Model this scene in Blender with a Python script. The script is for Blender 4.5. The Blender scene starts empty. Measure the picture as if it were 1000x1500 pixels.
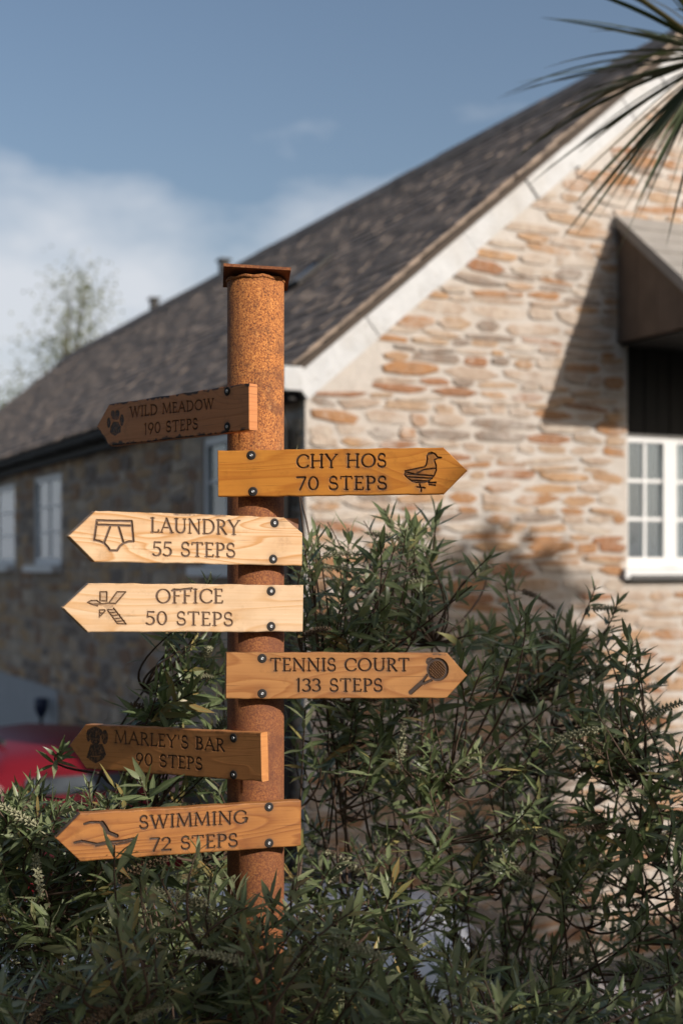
import bpy, bmesh, math, random
import numpy as np
from mathutils import Vector, Matrix, Quaternion
random.seed(7); np.random.seed(7)
R = math.radians
# ------------------------------------------------------------------ camera, sky, sun, exposure
F = 2083.0; HOR = 825.0; EYE = 2.65; GZ = 1.10          # focal length in photo pixels, eye level row, eye height
SUN_AZ, SUN_EL = 53.0, 25.0                  # degrees right of straight behind the camera, elevation
scene = bpy.context.scene
C = scene.collection
cd = bpy.data.cameras.new('camera'); cam = bpy.data.objects.new('camera', cd); C.objects.link(cam)
cam.location = (0, 0, EYE); cam.rotation_euler = (R(90), 0, 0)
cd.sensor_fit = 'VERTICAL'; cd.sensor_height = 36.0; cd.sensor_width = 24.0; cd.lens = F / 1500 * 36
cd.shift_y = (HOR - 750) / 1500; cd.clip_end = 2000; cd.clip_start = .05
cd.dof.use_dof = True; cd.dof.focus_distance = 2.84; cd.dof.aperture_fstop = 2.9
scene.camera = cam
S = Vector((math.sin(R(SUN_AZ)) * math.cos(R(SUN_EL)), -math.cos(R(SUN_AZ)) * math.cos(R(SUN_EL)), math.sin(R(SUN_EL))))
w = bpy.data.worlds.new('World'); scene.world = w; w.use_nodes = True
wn = w.node_tree; wn.nodes.clear()
def wnode(t, **k):
    n = wn.nodes.new(t)
    for a, b in k.items(): setattr(n, a, b)
    return n
sky = wnode('ShaderNodeTexSky', sky_type='NISHITA', sun_disc=False, sun_elevation=R(SUN_EL), sun_rotation=R(180 - SUN_AZ), altitude=0, air_density=1.0, dust_density=3.0, ozone_density=1.0)
tc = wnode('ShaderNodeTexCoord'); mp = wnode('ShaderNodeMapping')
mp.inputs['Scale'].default_value = (1, 1, 2.1); mp.inputs['Location'].default_value = (.28, .1, .12)
ns = wnode('ShaderNodeTexNoise'); ns.inputs['Scale'].default_value = 4.2; ns.inputs['Detail'].default_value = 7; ns.inputs['Roughness'].default_value = .52
sx = wnode('ShaderNodeSeparateXYZ')
addn = wnode('ShaderNodeMath', operation='MULTIPLY_ADD'); addn.inputs[1].default_value = -1.35; addn.inputs[2].default_value = .25
sm = wnode('ShaderNodeMath', operation='ADD')
cr = wnode('ShaderNodeValToRGB'); cr.color_ramp.elements[0].position = .46; cr.color_ramp.elements[1].position = .70
mul = wnode('ShaderNodeMath', operation='MULTIPLY'); mul.inputs[1].default_value = .85
mix = wnode('ShaderNodeMixRGB'); mix.inputs['Color2'].default_value = (6.3, 6.5, 6.9, 1)
bg = wnode('ShaderNodeBackground'); bg.inputs['Strength'].default_value = .118
wo = wnode('ShaderNodeOutputWorld')
L = wn.links.new
L(tc.outputs['Generated'], mp.inputs[0]); L(mp.outputs[0], ns.inputs['Vector']); L(tc.outputs['Generated'], sx.inputs[0])
L(sx.outputs['Z'], addn.inputs[0]); L(addn.outputs[0], sm.inputs[0]); L(ns.outputs['Fac'], sm.inputs[1]); L(sm.outputs[0], cr.inputs[0])
L(cr.outputs[0], mul.inputs[0]); L(mul.outputs[0], mix.inputs[0]); L(sky.outputs[0], mix.inputs[1]); L(mix.outputs[0], bg.inputs[0]); L(bg.outputs[0], wo.inputs[0])
sl = bpy.data.lights.new('sun', 'SUN'); sl.energy = 5.0; sl.angle = R(.53); sl.color = (1, .93, .85)
so = bpy.data.objects.new('sun', sl); C.objects.link(so); so.rotation_euler = S.to_track_quat('Z', 'Y').to_euler(); so.location = S * 30
scene.view_settings.view_transform = 'Standard'; scene.view_settings.look = 'None'
scene.view_settings.exposure = 0.0; scene.view_settings.gamma = 1.0

# ------------------------------------------------------------------ helpers
def at(px, py, d): return Vector(((px - 500) / F * d, d, EYE + (HOR - py) / F * d))
def link(o, parent=None):
    C.objects.link(o)
    if parent: o.parent = parent
    return o
def empty(name, loc=(0, 0, 0), rz=0):
    o = bpy.data.objects.new(name, None); C.objects.link(o); o.location = loc; o.rotation_euler = (0, 0, rz); o.empty_display_size = .1
    return o
def tag(o, label=None, cat=None, group=None, kind=None):
    if label: o['label'] = label
    if cat: o['category'] = cat
    if group: o['group'] = group
    if kind: o['kind'] = kind
    return o
def mesh(name, v, f, mat=None, smooth=False):
    m = bpy.data.meshes.new(name); m.from_pydata([tuple(p) for p in v], [], f); m.update()
    if mat: m.materials.append(mat)
    if smooth: m.polygons.foreach_set('use_smooth', [True] * len(m.polygons))
    return m
def obj(name, me, parent=None): return link(bpy.data.objects.new(name, me), parent)
class MB:
    def __init__(s): s.v = []; s.f = []
    def add(s, v, f):
        b = len(s.v); s.v += [Vector(p) for p in v]; s.f += [tuple(i + b for i in q) for q in f]; return s
    def box(s, a, b, M=None):
        (x0, y0, z0), (x1, y1, z1) = a, b
        v = [Vector(p) for p in ((x0,y0,z0),(x1,y0,z0),(x1,y1,z0),(x0,y1,z0),(x0,y0,z1),(x1,y0,z1),(x1,y1,z1),(x0,y1,z1))]
        if M: v = [M @ p for p in v]
        return s.add(v, [(0,3,2,1),(4,5,6,7),(0,1,5,4),(1,2,6,5),(2,3,7,6),(3,0,4,7)])
    def prism(s, poly, y0, y1):      # poly in (x,z), extruded along y
        n = len(poly)
        return s.add([(x, y0, z) for x, z in poly] + [(x, y1, z) for x, z in poly],
                     [tuple(range(n)), tuple(range(2*n-1, n-1, -1))] + [((i+1) % n, i, n+i, n+(i+1) % n) for i in range(n)])
    def tube(s, pts, rad, n=6, cap=True):
        pts = [Vector(p) for p in pts]; b = len(s.v)
        if not hasattr(rad, '__len__'): rad = [rad] * len(pts)
        up = Vector((.31, .17, .93)).normalized()
        for i, p in enumerate(pts):
            d = (pts[min(i+1, len(pts)-1)] - pts[max(i-1, 0)])
            d = d.normalized() if d.length > 1e-9 else Vector((0, 0, 1))
            a = d.cross(up)
            if a.length < .05: a = d.cross(Vector((1, 0, 0)))
            a.normalize(); c = d.cross(a)
            for k in range(n):
                t = 2 * math.pi * k / n; s.v.append(p + (a * math.cos(t) + c * math.sin(t)) * rad[i])
        for i in range(len(pts) - 1):
            for k in range(n):
                k2 = (k+1) % n; s.f.append((b+i*n+k, b+i*n+k2, b+(i+1)*n+k2, b+(i+1)*n+k))
        if cap:
            s.f.append(tuple(b + k for k in range(n))); s.f.append(tuple(b + (len(pts)-1)*n + k for k in range(n-1, -1, -1)))
        return s
    def lathe(s, prof, n=24, M=None):
        b = len(s.v)
        for r, z in prof:
            for k in range(n):
                t = 2*math.pi*k/n; p = Vector((r*math.cos(t), r*math.sin(t), z)); s.v.append(M @ p if M else p)
        for i in range(len(prof)-1):
            for k in range(n):
                k2 = (k+1) % n; s.f.append((b+i*n+k, b+i*n+k2, b+(i+1)*n+k2, b+(i+1)*n+k))
        return s
    def build(s, name, mat, parent=None, smooth=False): return obj(name, mesh(name, s.v, s.f, mat, smooth), parent)

# ------------------------------------------------------------------ materials
class NT:
    def __init__(s, name):
        s.m = bpy.data.materials.new(name); s.m.use_nodes = True; s.t = s.m.node_tree
        s.b = s.t.nodes['Principled BSDF']; s.out = s.t.nodes['Material Output']
    def n(s, t, ins=None, **k):
        n = s.t.nodes.new(t)
        for a, b in k.items(): setattr(n, a, b)
        for a, b in (ins or {}).items():
            if isinstance(b, bpy.types.NodeSocket): s.t.links.new(b, n.inputs[a])
            else: n.inputs[a].default_value = b
        return n
    def link(s, a, b): s.t.links.new(a, b)
    def coord(s, scale=(1, 1, 1), which='Object', loc=(0, 0, 0), rnd=False):
        c = s.n('ShaderNodeTexCoord').outputs[which]
        if rnd:
            oi = s.n('ShaderNodeObjectInfo').outputs['Random']
            mm = s.n('ShaderNodeMath', {0: oi, 1: 37.0}, operation='MULTIPLY').outputs[0]
            c = s.n('ShaderNodeVectorMath', {0: c, 1: mm}, operation='ADD').outputs[0]
        return s.n('ShaderNodeMapping', {'Vector': c, 'Scale': scale, 'Location': loc}).outputs[0]
    def noise(s, vec, scale, detail=4, rough=.55, dist=0): return s.n('ShaderNodeTexNoise', {'Vector': vec, 'Scale': scale, 'Detail': detail, 'Roughness': rough, 'Distortion': dist}).outputs['Fac']
    def ramp(s, fac, stops, interp='LINEAR'):
        r = s.n('ShaderNodeValToRGB', {'Fac': fac}); e = r.color_ramp.elements; r.color_ramp.interpolation = interp
        while len(e) < len(stops): e.new(.5)
        for el, (p, c) in zip(e, stops):
            el.position = p; el.color = (c, c, c, 1) if not hasattr(c, '__len__') else (*c, 1)
        return r.outputs[0]
    def mix(s, fac, a, b, mode='MIX'):
        n = s.n('ShaderNodeMixRGB', {0: fac}, blend_type=mode)
        for i, q in ((1, a), (2, b)):
            if isinstance(q, bpy.types.NodeSocket): s.link(q, n.inputs[i])
            else: n.inputs[i].default_value = (*q, 1)
        return n.outputs[0]
    def math(s, op, a, b=0.0, c=0.0): return s.n('ShaderNodeMath', {0: a, 1: b, 2: c}, operation=op).outputs[0]
    def bump(s, h, strength=.3, dist=.01):
        s.link(s.n('ShaderNodeBump', {'Height': h, 'Strength': strength, 'Distance': dist}).outputs[0], s.b.inputs['Normal'])
    def col(s, c):
        if isinstance(c, bpy.types.NodeSocket): s.link(c, s.b.inputs['Base Color'])
        else: s.b.inputs['Base Color'].default_value = (*c, 1)
    def rough(s, r):
        if isinstance(r, bpy.types.NodeSocket): s.link(r, s.b.inputs['Roughness'])
        else: s.b.inputs['Roughness'].default_value = r
    def rand(s):     # per object and per loose piece
        a = s.n('ShaderNodeObjectInfo').outputs['Random']; b = s.n('ShaderNodeNewGeometry').outputs['Random Per Island']
        return s.math('FRACT', s.math('ADD', a, b))
def plain(name, c, rough=.6, metal=0, var=.15, scale=8):
    t = NT(name); n = t.noise(t.coord(rnd=True), scale, 5)
    t.col(t.mix(n, tuple(x*(1-var) for x in c), tuple(min(1, x*(1+var)) for x in c))); t.rough(rough); t.b.inputs['Metallic'].default_value = metal
    t.bump(n, .08, .005); return t.m
M = {}
def stone_mat(name, stops, smear, mort, pale):
    t = NT(name); rn = t.rand(); base = t.ramp(rn, stops, 'CONSTANT')
    wc = t.n('ShaderNodeNewGeometry').outputs['Position']
    n1 = t.noise(wc, 11, 6, .62); n2 = t.noise(wc, 45, 5, .6); n3 = t.noise(wc, 2.1, 7, .7)
    c = t.mix(t.ramp(n1, [(.3, .55), (.6, 0)]), base, (.20, .11, .06), 'MIX')
    c = t.mix(t.ramp(n2, [(.45, 0), (.75, .5)]), c, pale)
    c = t.mix(t.ramp(n3, [(.525, 0), (.62, smear)]), c, mort)
    t.col(c); t.rough(.9); t.bump(t.math('ADD', n1, n2), .6, .014); return t.m
M['gable_stone'] = stone_mat('gable_stone', [(0, (.41, .32, .25)), (.1, (.34, .165, .065)), (.2, (.45, .37, .30)), (.28, (.38, .23, .125)), (.38, (.41, .32, .25)), (.45, (.28, .12, .05)), (.52, (.39, .27, .175)), (.61, (.45, .385, .32)), (.70, (.22, .18, .15)), (.77, (.41, .245, .125)), (.86, (.37, .29, .22)), (.92, (.33, .165, .07))], .55, (.51, .465, .42), (.46, .395, .33))
M['side_stone'] = stone_mat('side_stone', [(0, (.52, .37, .23)), (.15, (.36, .20, .10)), (.3, (.55, .41, .28)), (.42, (.20, .165, .14)), (.55, (.54, .34, .17)), (.7, (.37, .29, .22)), (.85, (.29, .16, .09)), (.93, (.58, .47, .35))], .25, (.46, .39, .32), (.50, .40, .31))
def mortar(name, c):
    t = NT(name); wc = t.n('ShaderNodeNewGeometry').outputs['Position']
    n = t.noise(wc, 14, 7, .65); n2 = t.noise(wc, 2.2, 4)
    c1 = t.mix(n, tuple(x*.75 for x in c), tuple(min(1, x*1.12) for x in c)); c1 = t.mix(t.ramp(n2, [(.4, 0), (.8, .5)]), c1, (.36, .27, .19))
    t.col(c1); t.rough(.95); t.bump(n, .6, .02); return t.m
M['gable_mortar'] = mortar('gable_mortar', (.51, .47, .43)); M['side_mortar'] = mortar('side_mortar', (.42, .35, .29))
t = NT('slate'); rn = t.rand(); wc = t.n('ShaderNodeNewGeometry').outputs['Position']
c = t.ramp(rn, [(0, (.30, .23, .18)), (.3, (.36, .28, .22)), (.55, (.325, .25, .195)), (.8, (.35, .27, .21)), (1, (.40, .31, .245))])
oc = t.n('ShaderNodeMapping', {'Vector': wc, 'Rotation': (0, 0, -math.atan2(972, F)), 'Scale': (9, .7, 9)}).outputs[0]; st_n = t.noise(oc, 1.3, 5, .65); c = t.mix(t.ramp(st_n, [(.35, .6), (.6, 0)]), c, (.11, .09, .078)); n = t.noise(wc, 6, 6, .6); c = t.mix(t.ramp(n, [(.5, 0), (.75, .12)]), c, (.27, .225, .18)); n2 = t.noise(wc, 2.6, 6, .7)
c = t.mix(t.ramp(n2, [(.68, 0), (.74, .6)]), c, (.48, .46, .42)); t.col(c); t.rough(.9); t.b.inputs['Specular IOR Level'].default_value = .2; t.bump(n, .05, .004); M['slate'] = t.m
t = NT('verge_cement'); wc = t.n('ShaderNodeNewGeometry').outputs['Position']; n = t.noise(wc, 7, 8, .7); n2 = t.noise(wc, 26, 5, .6)
c = t.mix(n, (.40, .405, .41), (.64, .645, .65)); c = t.mix(t.ramp(n2, [(.6, 0), (.75, .55)]), c, (.24, .22, .18)); n3 = t.noise(wc, 1.6, 5); c = t.mix(t.ramp(n3, [(.5, 0), (.7, .5)]), c, (.40, .36, .31))
t.col(c); t.rough(.92); t.bump(n, .7, .02); M['verge'] = t.m
M['white_paint'] = plain('white_paint', (.66, .66, .655), .45, 0, .05, 9)
M['sill_slate'] = plain('sill_slate', (.06, .058, .056), .6)
M['gutter'] = plain('gutter', (.025, .023, .022), .75, 0, .2)
M['roof_core'] = plain('roof_timber', (.06, .045, .035), .9)
M['canopy_slate'] = plain('canopy_slate', (.27, .25, .225), .9, 0, .3, 9)
M['cheek'] = plain('weathered_board', (.13, .095, .07), .85, 0, .35, 7)
M['black_board'] = plain('black_board', (.012, .011, .01), .8)
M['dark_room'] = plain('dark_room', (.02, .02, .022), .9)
M['curtain'] = plain('curtain', (.55, .55, .54), .9, 0, .08, 12)
M['render'] = plain('grey_render', (.40, .40, .40), .95, 0, .15, 5)
t = NT('window_glass'); gl = t.n('ShaderNodeBsdfGlossy', {'Color': (.9, .95, 1, 1), 'Roughness': .03}); tr = t.n('ShaderNodeBsdfTransparent', {'Color': (.86, .9, .9, 1)})
fr = t.n('ShaderNodeFresnel', {'IOR': 1.6}); fm = t.math('MULTIPLY_ADD', fr.outputs[0], 1.0, .06)
ms = t.n('ShaderNodeMixShader', {0: fm, 1: tr.outputs[0], 2: gl.outputs[0]}); t.link(ms.outputs[0], t.out.inputs[0]); M['glass'] = t.m
M['glossy_pane'] = plain('glossy_pane', (.45, .5, .56), .12)
# rusted steel
t = NT('rusted_steel'); co = t.coord()
n1 = t.noise(co, 290, 5, .72); n2 = t.noise(co, 7, 6, .6); n3 = t.noise(t.coord((1, 1, .12)), 22, 4)
c = t.ramp(n1, [(.39, (.10, .032, .013)), (.46, (.29, .09, .022)), (.54, (.48, .175, .04)), (.64, (.60, .27, .075))])
c = t.mix(t.ramp(n2, [(.45, 0), (.75, .5)]), c, (.19, .065, .028)); c = t.mix(t.ramp(n3, [(.5, 0), (.75, .4)]), c, (.12, .045, .022))
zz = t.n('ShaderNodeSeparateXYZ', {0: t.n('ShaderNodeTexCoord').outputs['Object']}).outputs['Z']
low = t.n('ShaderNodeMapRange', {'Value': zz, 'From Min': EYE + .25, 'From Max': EYE + .1, 'To Min': 0, 'To Max': .6}).outputs[0]  # browner below the top boards; also paints in shadow of boards and foliage
n4 = t.noise(co, 16, 7, .7, .6); c = t.mix(t.ramp(n4, [(.5, 0), (.62, .6)]), c, (.10, .034, .016)); n5 = t.noise(t.coord((1, 1, .05)), 60, 3); c = t.mix(t.ramp(n5, [(.58, 0), (.7, .45)]), c, (.07, .026, .014))
n6 = t.noise(co, 55, 6, .7); c = t.mix(t.ramp(n6, [(.6, 0), (.72, .55)]), c, (.56, .30, .12))
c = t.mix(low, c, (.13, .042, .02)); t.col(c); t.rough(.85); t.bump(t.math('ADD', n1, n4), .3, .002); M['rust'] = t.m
def wood(name, light, dark, seed, streak=.5, edge=0.0, contour=7.0, char=1.0):
    t = NT(name); co = t.coord((1, 1, 1), loc=(seed*1.7, seed*.61, 0))
    a = t.n('ShaderNodeMapping', {'Vector': co, 'Scale': (1.9, 11, 1)}).outputs[0]
    n = t.noise(a, 1.15, 1.5, .4, .35); ring = t.math('FRACT', t.math('MULTIPLY', n, contour*2.2))
    saw = t.ramp(ring, [(0, 0), (.6, .35), (.88, 1), (1, .1)])
    b = t.n('ShaderNodeMapping', {'Vector': co, 'Scale': (7, 260, 1)}).outputs[0]; fine = t.noise(b, 1, 3, .6)
    scr = t.noise(t.n('ShaderNodeMapping', {'Vector': co, 'Scale': (3, 90, 1), 'Rotation': (0, 0, .25)}).outputs[0], 6, 2, .5)
    b2 = t.n('ShaderNodeMapping', {'Vector': co, 'Scale': (1.6, 26, 1)}).outputs[0]; band = t.noise(b2, 1, 3, .5)
    f = t.math('MULTIPLY_ADD', saw, streak, t.math('MULTIPLY', fine, .75)); f = t.math('ADD', f, t.math('MULTIPLY_ADD', band, .9, -.70))
    c = t.mix(f, light, dark)
    bl = t.noise(co, 9, 4, .6); c = t.mix(t.ramp(bl, [(.5, 0), (.8, .35)]), c, tuple(x*.62 for x in dark))
    c = t.mix(t.ramp(scr, [(.74, 0), (.77, .4)]), c, tuple(min(1, x*1.3 + .06) for x in light))
    wz = t.noise(co, 26, 5, .7); c = t.mix(t.ramp(wz, [(.56, 0), (.72, .4)]), c, tuple(x*.5 for x in dark))
    ck = t.noise(t.n('ShaderNodeMapping', {'Vector': co, 'Scale': (4, 210, 1)}).outputs[0], 1.3, 2, .5); c = t.mix(t.ramp(ck, [(.68, 0), (.74, .7)]), c, tuple(x*.3 for x in dark))
    at_ = t.n('ShaderNodeAttribute', attribute_name='burn'); sp = t.n('ShaderNodeSeparateColor', {0: at_.outputs['Color']})
    c = t.mix(t.math('MULTIPLY', sp.outputs[1], .62), c, (.075, .05, .04))
    c = t.mix(sp.outputs[2], c, (.018, .014, .012))
    ch = t.noise(co, 420, 2); charc = t.mix(ch, tuple(x*char for x in (.022, .014, .010)), tuple(x*char for x in (.075, .045, .032)))
    c = t.mix(sp.outputs[0], c, charc); t.col(c)
    t.rough(t.math('MULTIPLY_ADD', fine, .25, .42)); t.bump(t.math('ADD', fine, saw), .12, .002)
    t.b.inputs['Specular IOR Level'].default_value = .35
    return t.m
M['bolt'] = plain('bolt_steel', (.50, .50, .51), .5, 1, .1, 90)
M['bolt_dark'] = plain('counterbore', (.018, .014, .012), .8)
# foliage
def leaf_mat(name, cols, back, trans=.22, gloss=.42):
    t = NT(name); rn = t.rand(); c = t.ramp(rn, cols)
    at_ = t.n('ShaderNodeAttribute', attribute_name='rib').outputs['Fac']
    c = t.mix(t.math('MULTIPLY', t.math('POWER', at_, 3.0), .6), c, (.24, .29, .14))
    bf = t.n('ShaderNodeNewGeometry').outputs['Backfacing']; c = t.mix(t.math('MULTIPLY', bf, .75), c, back)
    sp = t.noise(t.coord(rnd=True), 130, 2); c = t.mix(t.ramp(sp, [(.68, 0), (.74, .5)]), c, (.10, .085, .035))
    t.col(c); t.rough(gloss); t.b.inputs['Specular IOR Level'].default_value = .45
    tl = t.n('ShaderNodeBsdfTranslucent', {'Color': t.mix(.5, c, (.22, .30, .05))})
    ms = t.n('ShaderNodeMixShader', {0: trans, 1: t.b.outputs[0], 2: tl.outputs[0]}); t.link(ms.outputs[0], t.out.inputs[0]); return t.m
M['leaf'] = leaf_mat('hebe_leaf', [(0, (.055, .078, .03)), (.3, (.095, .125, .052)), (.55, (.145, .175, .08)), (.75, (.20, .225, .115)), (.90, (.25, .265, .15)), (.94, (.30, .26, .09)), (.975, (.34, .23, .08)), (1, (.20, .11, .045))], (.28, .29, .18), .3, .36)
M['tree_leaf'] = leaf_mat('tree_leaf', [(0, (.04, .07, .02)), (.5, (.06, .10, .03)), (1, (.10, .14, .04))], (.08, .12, .05), .25)
M['birch_leaf'] = leaf_mat('birch_leaf', [(0, (.15, .17, .06)), (.5, (.20, .21, .08)), (1, (.27, .25, .10))], (.2, .2, .1), .4)
M['palm_leaf'] = leaf_mat('palm_leaf', [(0, (.035, .05, .022)), (.6, (.055, .07, .03)), (.88, (.10, .10, .04)), (1, (.26, .19, .08))], (.05, .065, .03), .08, .5)
M['bark'] = plain('twig_bark', (.085, .052, .034), .85, 0, .4, 60)
M['trunk'] = plain('trunk_bark', (.13, .10, .08), .9, 0, .4, 12)
M['spike'] = plain('seed_spike', (.30, .29, .18), .8, 0, .35, 120)
M['spike_dark'] = plain('dry_seed_spike', (.13, .085, .05), .8, 0, .35, 120)
t = NT('soil'); wc = t.n('ShaderNodeNewGeometry').outputs['Position']; n = t.noise(wc, 5, 8, .65); n2 = t.noise(wc, .5, 4)
t.col(t.mix(t.ramp(n2, [(.45, 0), (.6, 1)]), t.mix(n, (.03, .022, .015), (.085, .065, .045)), t.mix(n, (.03, .05, .015), (.07, .09, .035)))); t.rough(.95); t.bump(n, .8, .04); M['soil'] = t.m
M['asphalt'] = plain('asphalt', (.055, .053, .05), .95, 0, .3, 30)
M['white_car'] = plain('white_car_paint', (.70, .72, .75), .22, 0, .02, 4)
M['car_glass'] = plain('car_glass', (.008, .009, .01), .5)
M['grey_glass'] = plain('grey_glass', (.06, .07, .08), .45)
M['tyre'] = plain('tyre', (.018, .018, .018), .9)
M['lamp_pink'] = plain('lamp_lens', (.75, .45, .42), .2)
M['red'] = plain('red_enamel', (.17, .006, .012), .4, 0, .12, 6)
M['navy'] = plain('navy_plastic', (.012, .022, .06), .4)
M['steel'] = plain('grill_steel', (.42, .45, .48), .4, .7)
M['cream'] = plain('cream_shelf', (.72, .58, .52), .5)
M['black_metal'] = plain('black_metal', (.02, .02, .02), .5)

# ------------------------------------------------------------------ ground
g = MB(); gxs = [-300, -120, -50] + [-20 + i for i in range(41)] + [50, 120, 300]; gys = [-250, -100, -40, -15, -6] + [-2 + .25*i for i in range(41)] + [12, 20, 45, 110, 350]
def ground_z(x, y): t_ = min(1, max(0, (y - 3.55)/.65)); t_ = t_*t_*(3 - 2*t_); return GZ*(1 - t_) + .03*math.sin(x*1.7)*math.sin(y*2.3)*(1 - t_)
for x in gxs:
    for y in gys: g.v.append(Vector((x, y, ground_z(x, y))))
nn = len(gys)
for i in range(len(gxs)-1):
    for j in range(nn-1): q = i*nn + j; g.f.append((q, q+nn, q+nn+1, q+1))
tag(g.build('ground', M['soil'], None, True), kind='structure')
tag(MB().add([(-12, 4.35, .004), (14, 4.35, .004), (14, 26, .004), (-12, 26, .004)], [(0, 1, 2, 3)]).build('yard', M['asphalt']), kind='structure')

# ------------------------------------------------------------------ house
TH = math.atan2(972, F); D0 = 8.5; CX = (447 - 500) / F * D0
EAVE = EYE + (HOR - 532) / F * D0; HALF = 2.80; APEX = EYE + (HOR - 62) / F * (D0 + HALF*math.sin(TH)); LEN = 17.0
house = empty('stone_house', (CX, D0, 0), TH)
tag(house, 'long rubble stone house with slate roof and pale verge behind the signpost', 'house')
c_, s_ = math.cos(TH), math.sin(TH)
def gs(px): k = (px-500)/F; return (k*D0 - CX) / (c_ - k*s_)                 # along the gable
def gz(px, py): return EYE + (HOR-py)/F*(D0 + gs(px)*s_)
def lt(px): k = (px-500)/F; return (CX - k*D0) / (s_ + k*c_)                  # along the long wall
slope = (APEX - EAVE) / HALF; PIT = math.atan(slope)
def rake(s): return EAVE + slope * min(s, 2*HALF - s)
TK = .45
# gable opening for the window under the canopy
ws0, ws1 = gs(918), gs(918) + .95; wz0, wz1 = gz(940, 843), gz(915, 500)
def cells(x0, x1, z0, z1, holes):
    xs = sorted({x0, x1, *[h[0] for h in holes], *[h[1] for h in holes]}); zs = sorted({z0, z1, *[h[2] for h in holes], *[h[3] for h in holes]})
    for a, b in zip(xs, xs[1:]):
        for c, d in zip(zs, zs[1:]):
            mx, mz = (a+b)/2, (c+d)/2
            if not any(h[0] < mx < h[1] and h[2] < mz < h[3] for h in holes): yield a, b, c, d
b = MB(); GH = (ws0, ws1, wz0, min(wz1, EAVE+.3))
zt = wz1
b.prism([(0, 0), (ws0, 0), (ws0, rake(ws0)), (0, EAVE)], 0, TK)
b.prism([(ws0, 0), (ws1, 0), (ws1, wz0), (ws0, wz0)], 0, TK)
b.prism([(ws0, zt), (ws1, zt), (ws1, rake(ws1)), (HALF, APEX), (ws0, rake(ws0))] if ws0 < HALF < ws1 else [(ws0, zt), (ws1, zt), (ws1, rake(ws1)), (ws0, rake(ws0))], 0, TK)
b.prism([(ws1, 0), (2*HALF, 0), (2*HALF, EAVE), (ws1, rake(ws1))], 0, TK)
gable = b.build('gable_wall', M['gable_mortar'], house)
wins = [(lt(22), lt(-30), 'far'), (lt(90), lt(50), 'mid'), (1.0, lt(297), 'near'), (10.4+1.2, 10.4+2.3, 'x')]
wins[3] = (lt(-30)+1.6, lt(-30)+2.7, 'x')
WZ0, WZ1 = EYE - .09, EYE + .89
holes = [(a, bb, WZ0, WZ1) for a, bb, _ in wins]
b = MB()
for a, bb, z0, z1 in cells(TK, LEN, 0, EAVE - .02, holes): b.box((0, a, z0), (TK, bb, z1))
sidew = b.build('side_wall', M['side_mortar'], house)
# stones
def stone_variants(n, mat, name):
    out = []
    for i in range(n):
        k = random.choice((6, 7, 8)); ang0 = random.random()
        ring = []
        for j in range(k):
            a = 2*math.pi*(j + ang0 + random.uniform(-.22, .22))/k; cx, sx_ = math.cos(a), math.sin(a)
            q = (abs(cx)**9 + abs(sx_)**9) ** (-1/9) * random.uniform(.84, 1.06)
            ring.append((cx*q*.5, sx_*q*.5))
        tl_ = random.uniform(-.008, .008)
        v = [(x*1.02, .02, z*1.02) for x, z in ring] + [(x, -random.uniform(.006, .016) + tl_*x, z) for x, z in ring] + [(x*.93, -random.uniform(.012, .021) + tl_*x, z*.9) for x, z in ring] + [(random.uniform(-.1, .1), -.017, random.uniform(-.1, .1))]
        f = []
        for l in range(2):
            for j in range(k): j2 = (j+1) % k; f.append((l*k+j, l*k+j2, (l+1)*k+j2, (l+1)*k+j))
        for j in range(k): f.append((2*k+j, 2*k+(j+1) % k, 3*k))
        out.append(mesh(name, v, f, mat, False))
    return out
def lay_stones(x0, x1, zfun, holes, hmin, hmax, wmin, wmax):
    res = []; z = .02
    while z < 7:
        h = random.uniform(hmin, hmax); x = x0 + random.uniform(0, .03)
        while x < x1:
            wd = random.uniform(wmin, wmax) * (1.25 if random.random() < .2 else 1); wd = min(wd, x1 - x)
            if wd > .05:
                cx, cz = x + wd/2, z + h/2
                ok = z + h < min(zfun(x), zfun(x+wd)) - .1
                for (a, bb, c, d) in holes:
                    if x < bb + .015 and x + wd > a - .015 and z < d + .015 and z + h > c - .015:
                        if x < a - .06 and x + wd > a - .015 and cx < a: wd = a - .015 - x; cx = x + wd/2
                        elif x + wd > bb + .06 and cx > bb: x2 = bb + .015; wd = x + wd - x2; x = x2; cx = x + wd/2
                        else: ok = False
                if ok and wd > .05:
                    if h > .1 and random.random() < .25:
                        f = random.uniform(.4, .6); res.append((cx, z + h*f/2, wd, h*f)); res.append((cx, z + h*(1+f)/2, wd, h*(1-f)))
                    else: res.append((cx, cz, wd, h))
            x += wd
        z += h
    return res
def place_stones(lst, variants, wall, mat, xf, score):
    lst = sorted(lst, key=score, reverse=True); rest = MB()
    for i, (cx, cz, wd, h) in enumerate(lst):
        me = random.choice(variants); sc = (wd*random.uniform(.96, 1.01) - .004, random.uniform(.2, .85), h*random.uniform(.92, 1.02) - .004); cz += random.gauss(0, .006)
        flip = random.choice((0, 1))
        Mx = xf(cx, cz) @ Matrix.Rotation(R(random.uniform(-5, 5)), 4, 'Y') @ Matrix.Diagonal((sc[0]*(-1 if flip else 1), sc[1], sc[2], 1))
        if i < 300:
            o = obj('stone', me, wall); o.matrix_local = Mx
        else: rest.add([Mx @ v.co for v in me.vertices], [tuple(p.vertices) for p in me.polygons])
    if rest.v:
        o = rest.build('stonework', mat, wall); tag(o, kind='stuff')
gst = lay_stones(0.0, 2*HALF, rake, [(ws0, ws1, wz0, zt)], .035, .095, .12, .44)
vis = lambda c: c[2]*c[3]*(1 if c[0] < 3.0 and c[1] > 1.6 else .15)
place_stones(gst, stone_variants(20, M['gable_stone'], 'stone'), gable, M['gable_stone'], lambda x, z: Matrix.Translation((x, 0, z)), vis)
sst = lay_stones(.02, LEN, lambda x: EAVE + .05, holes, .08, .17, .16, .42)
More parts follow.
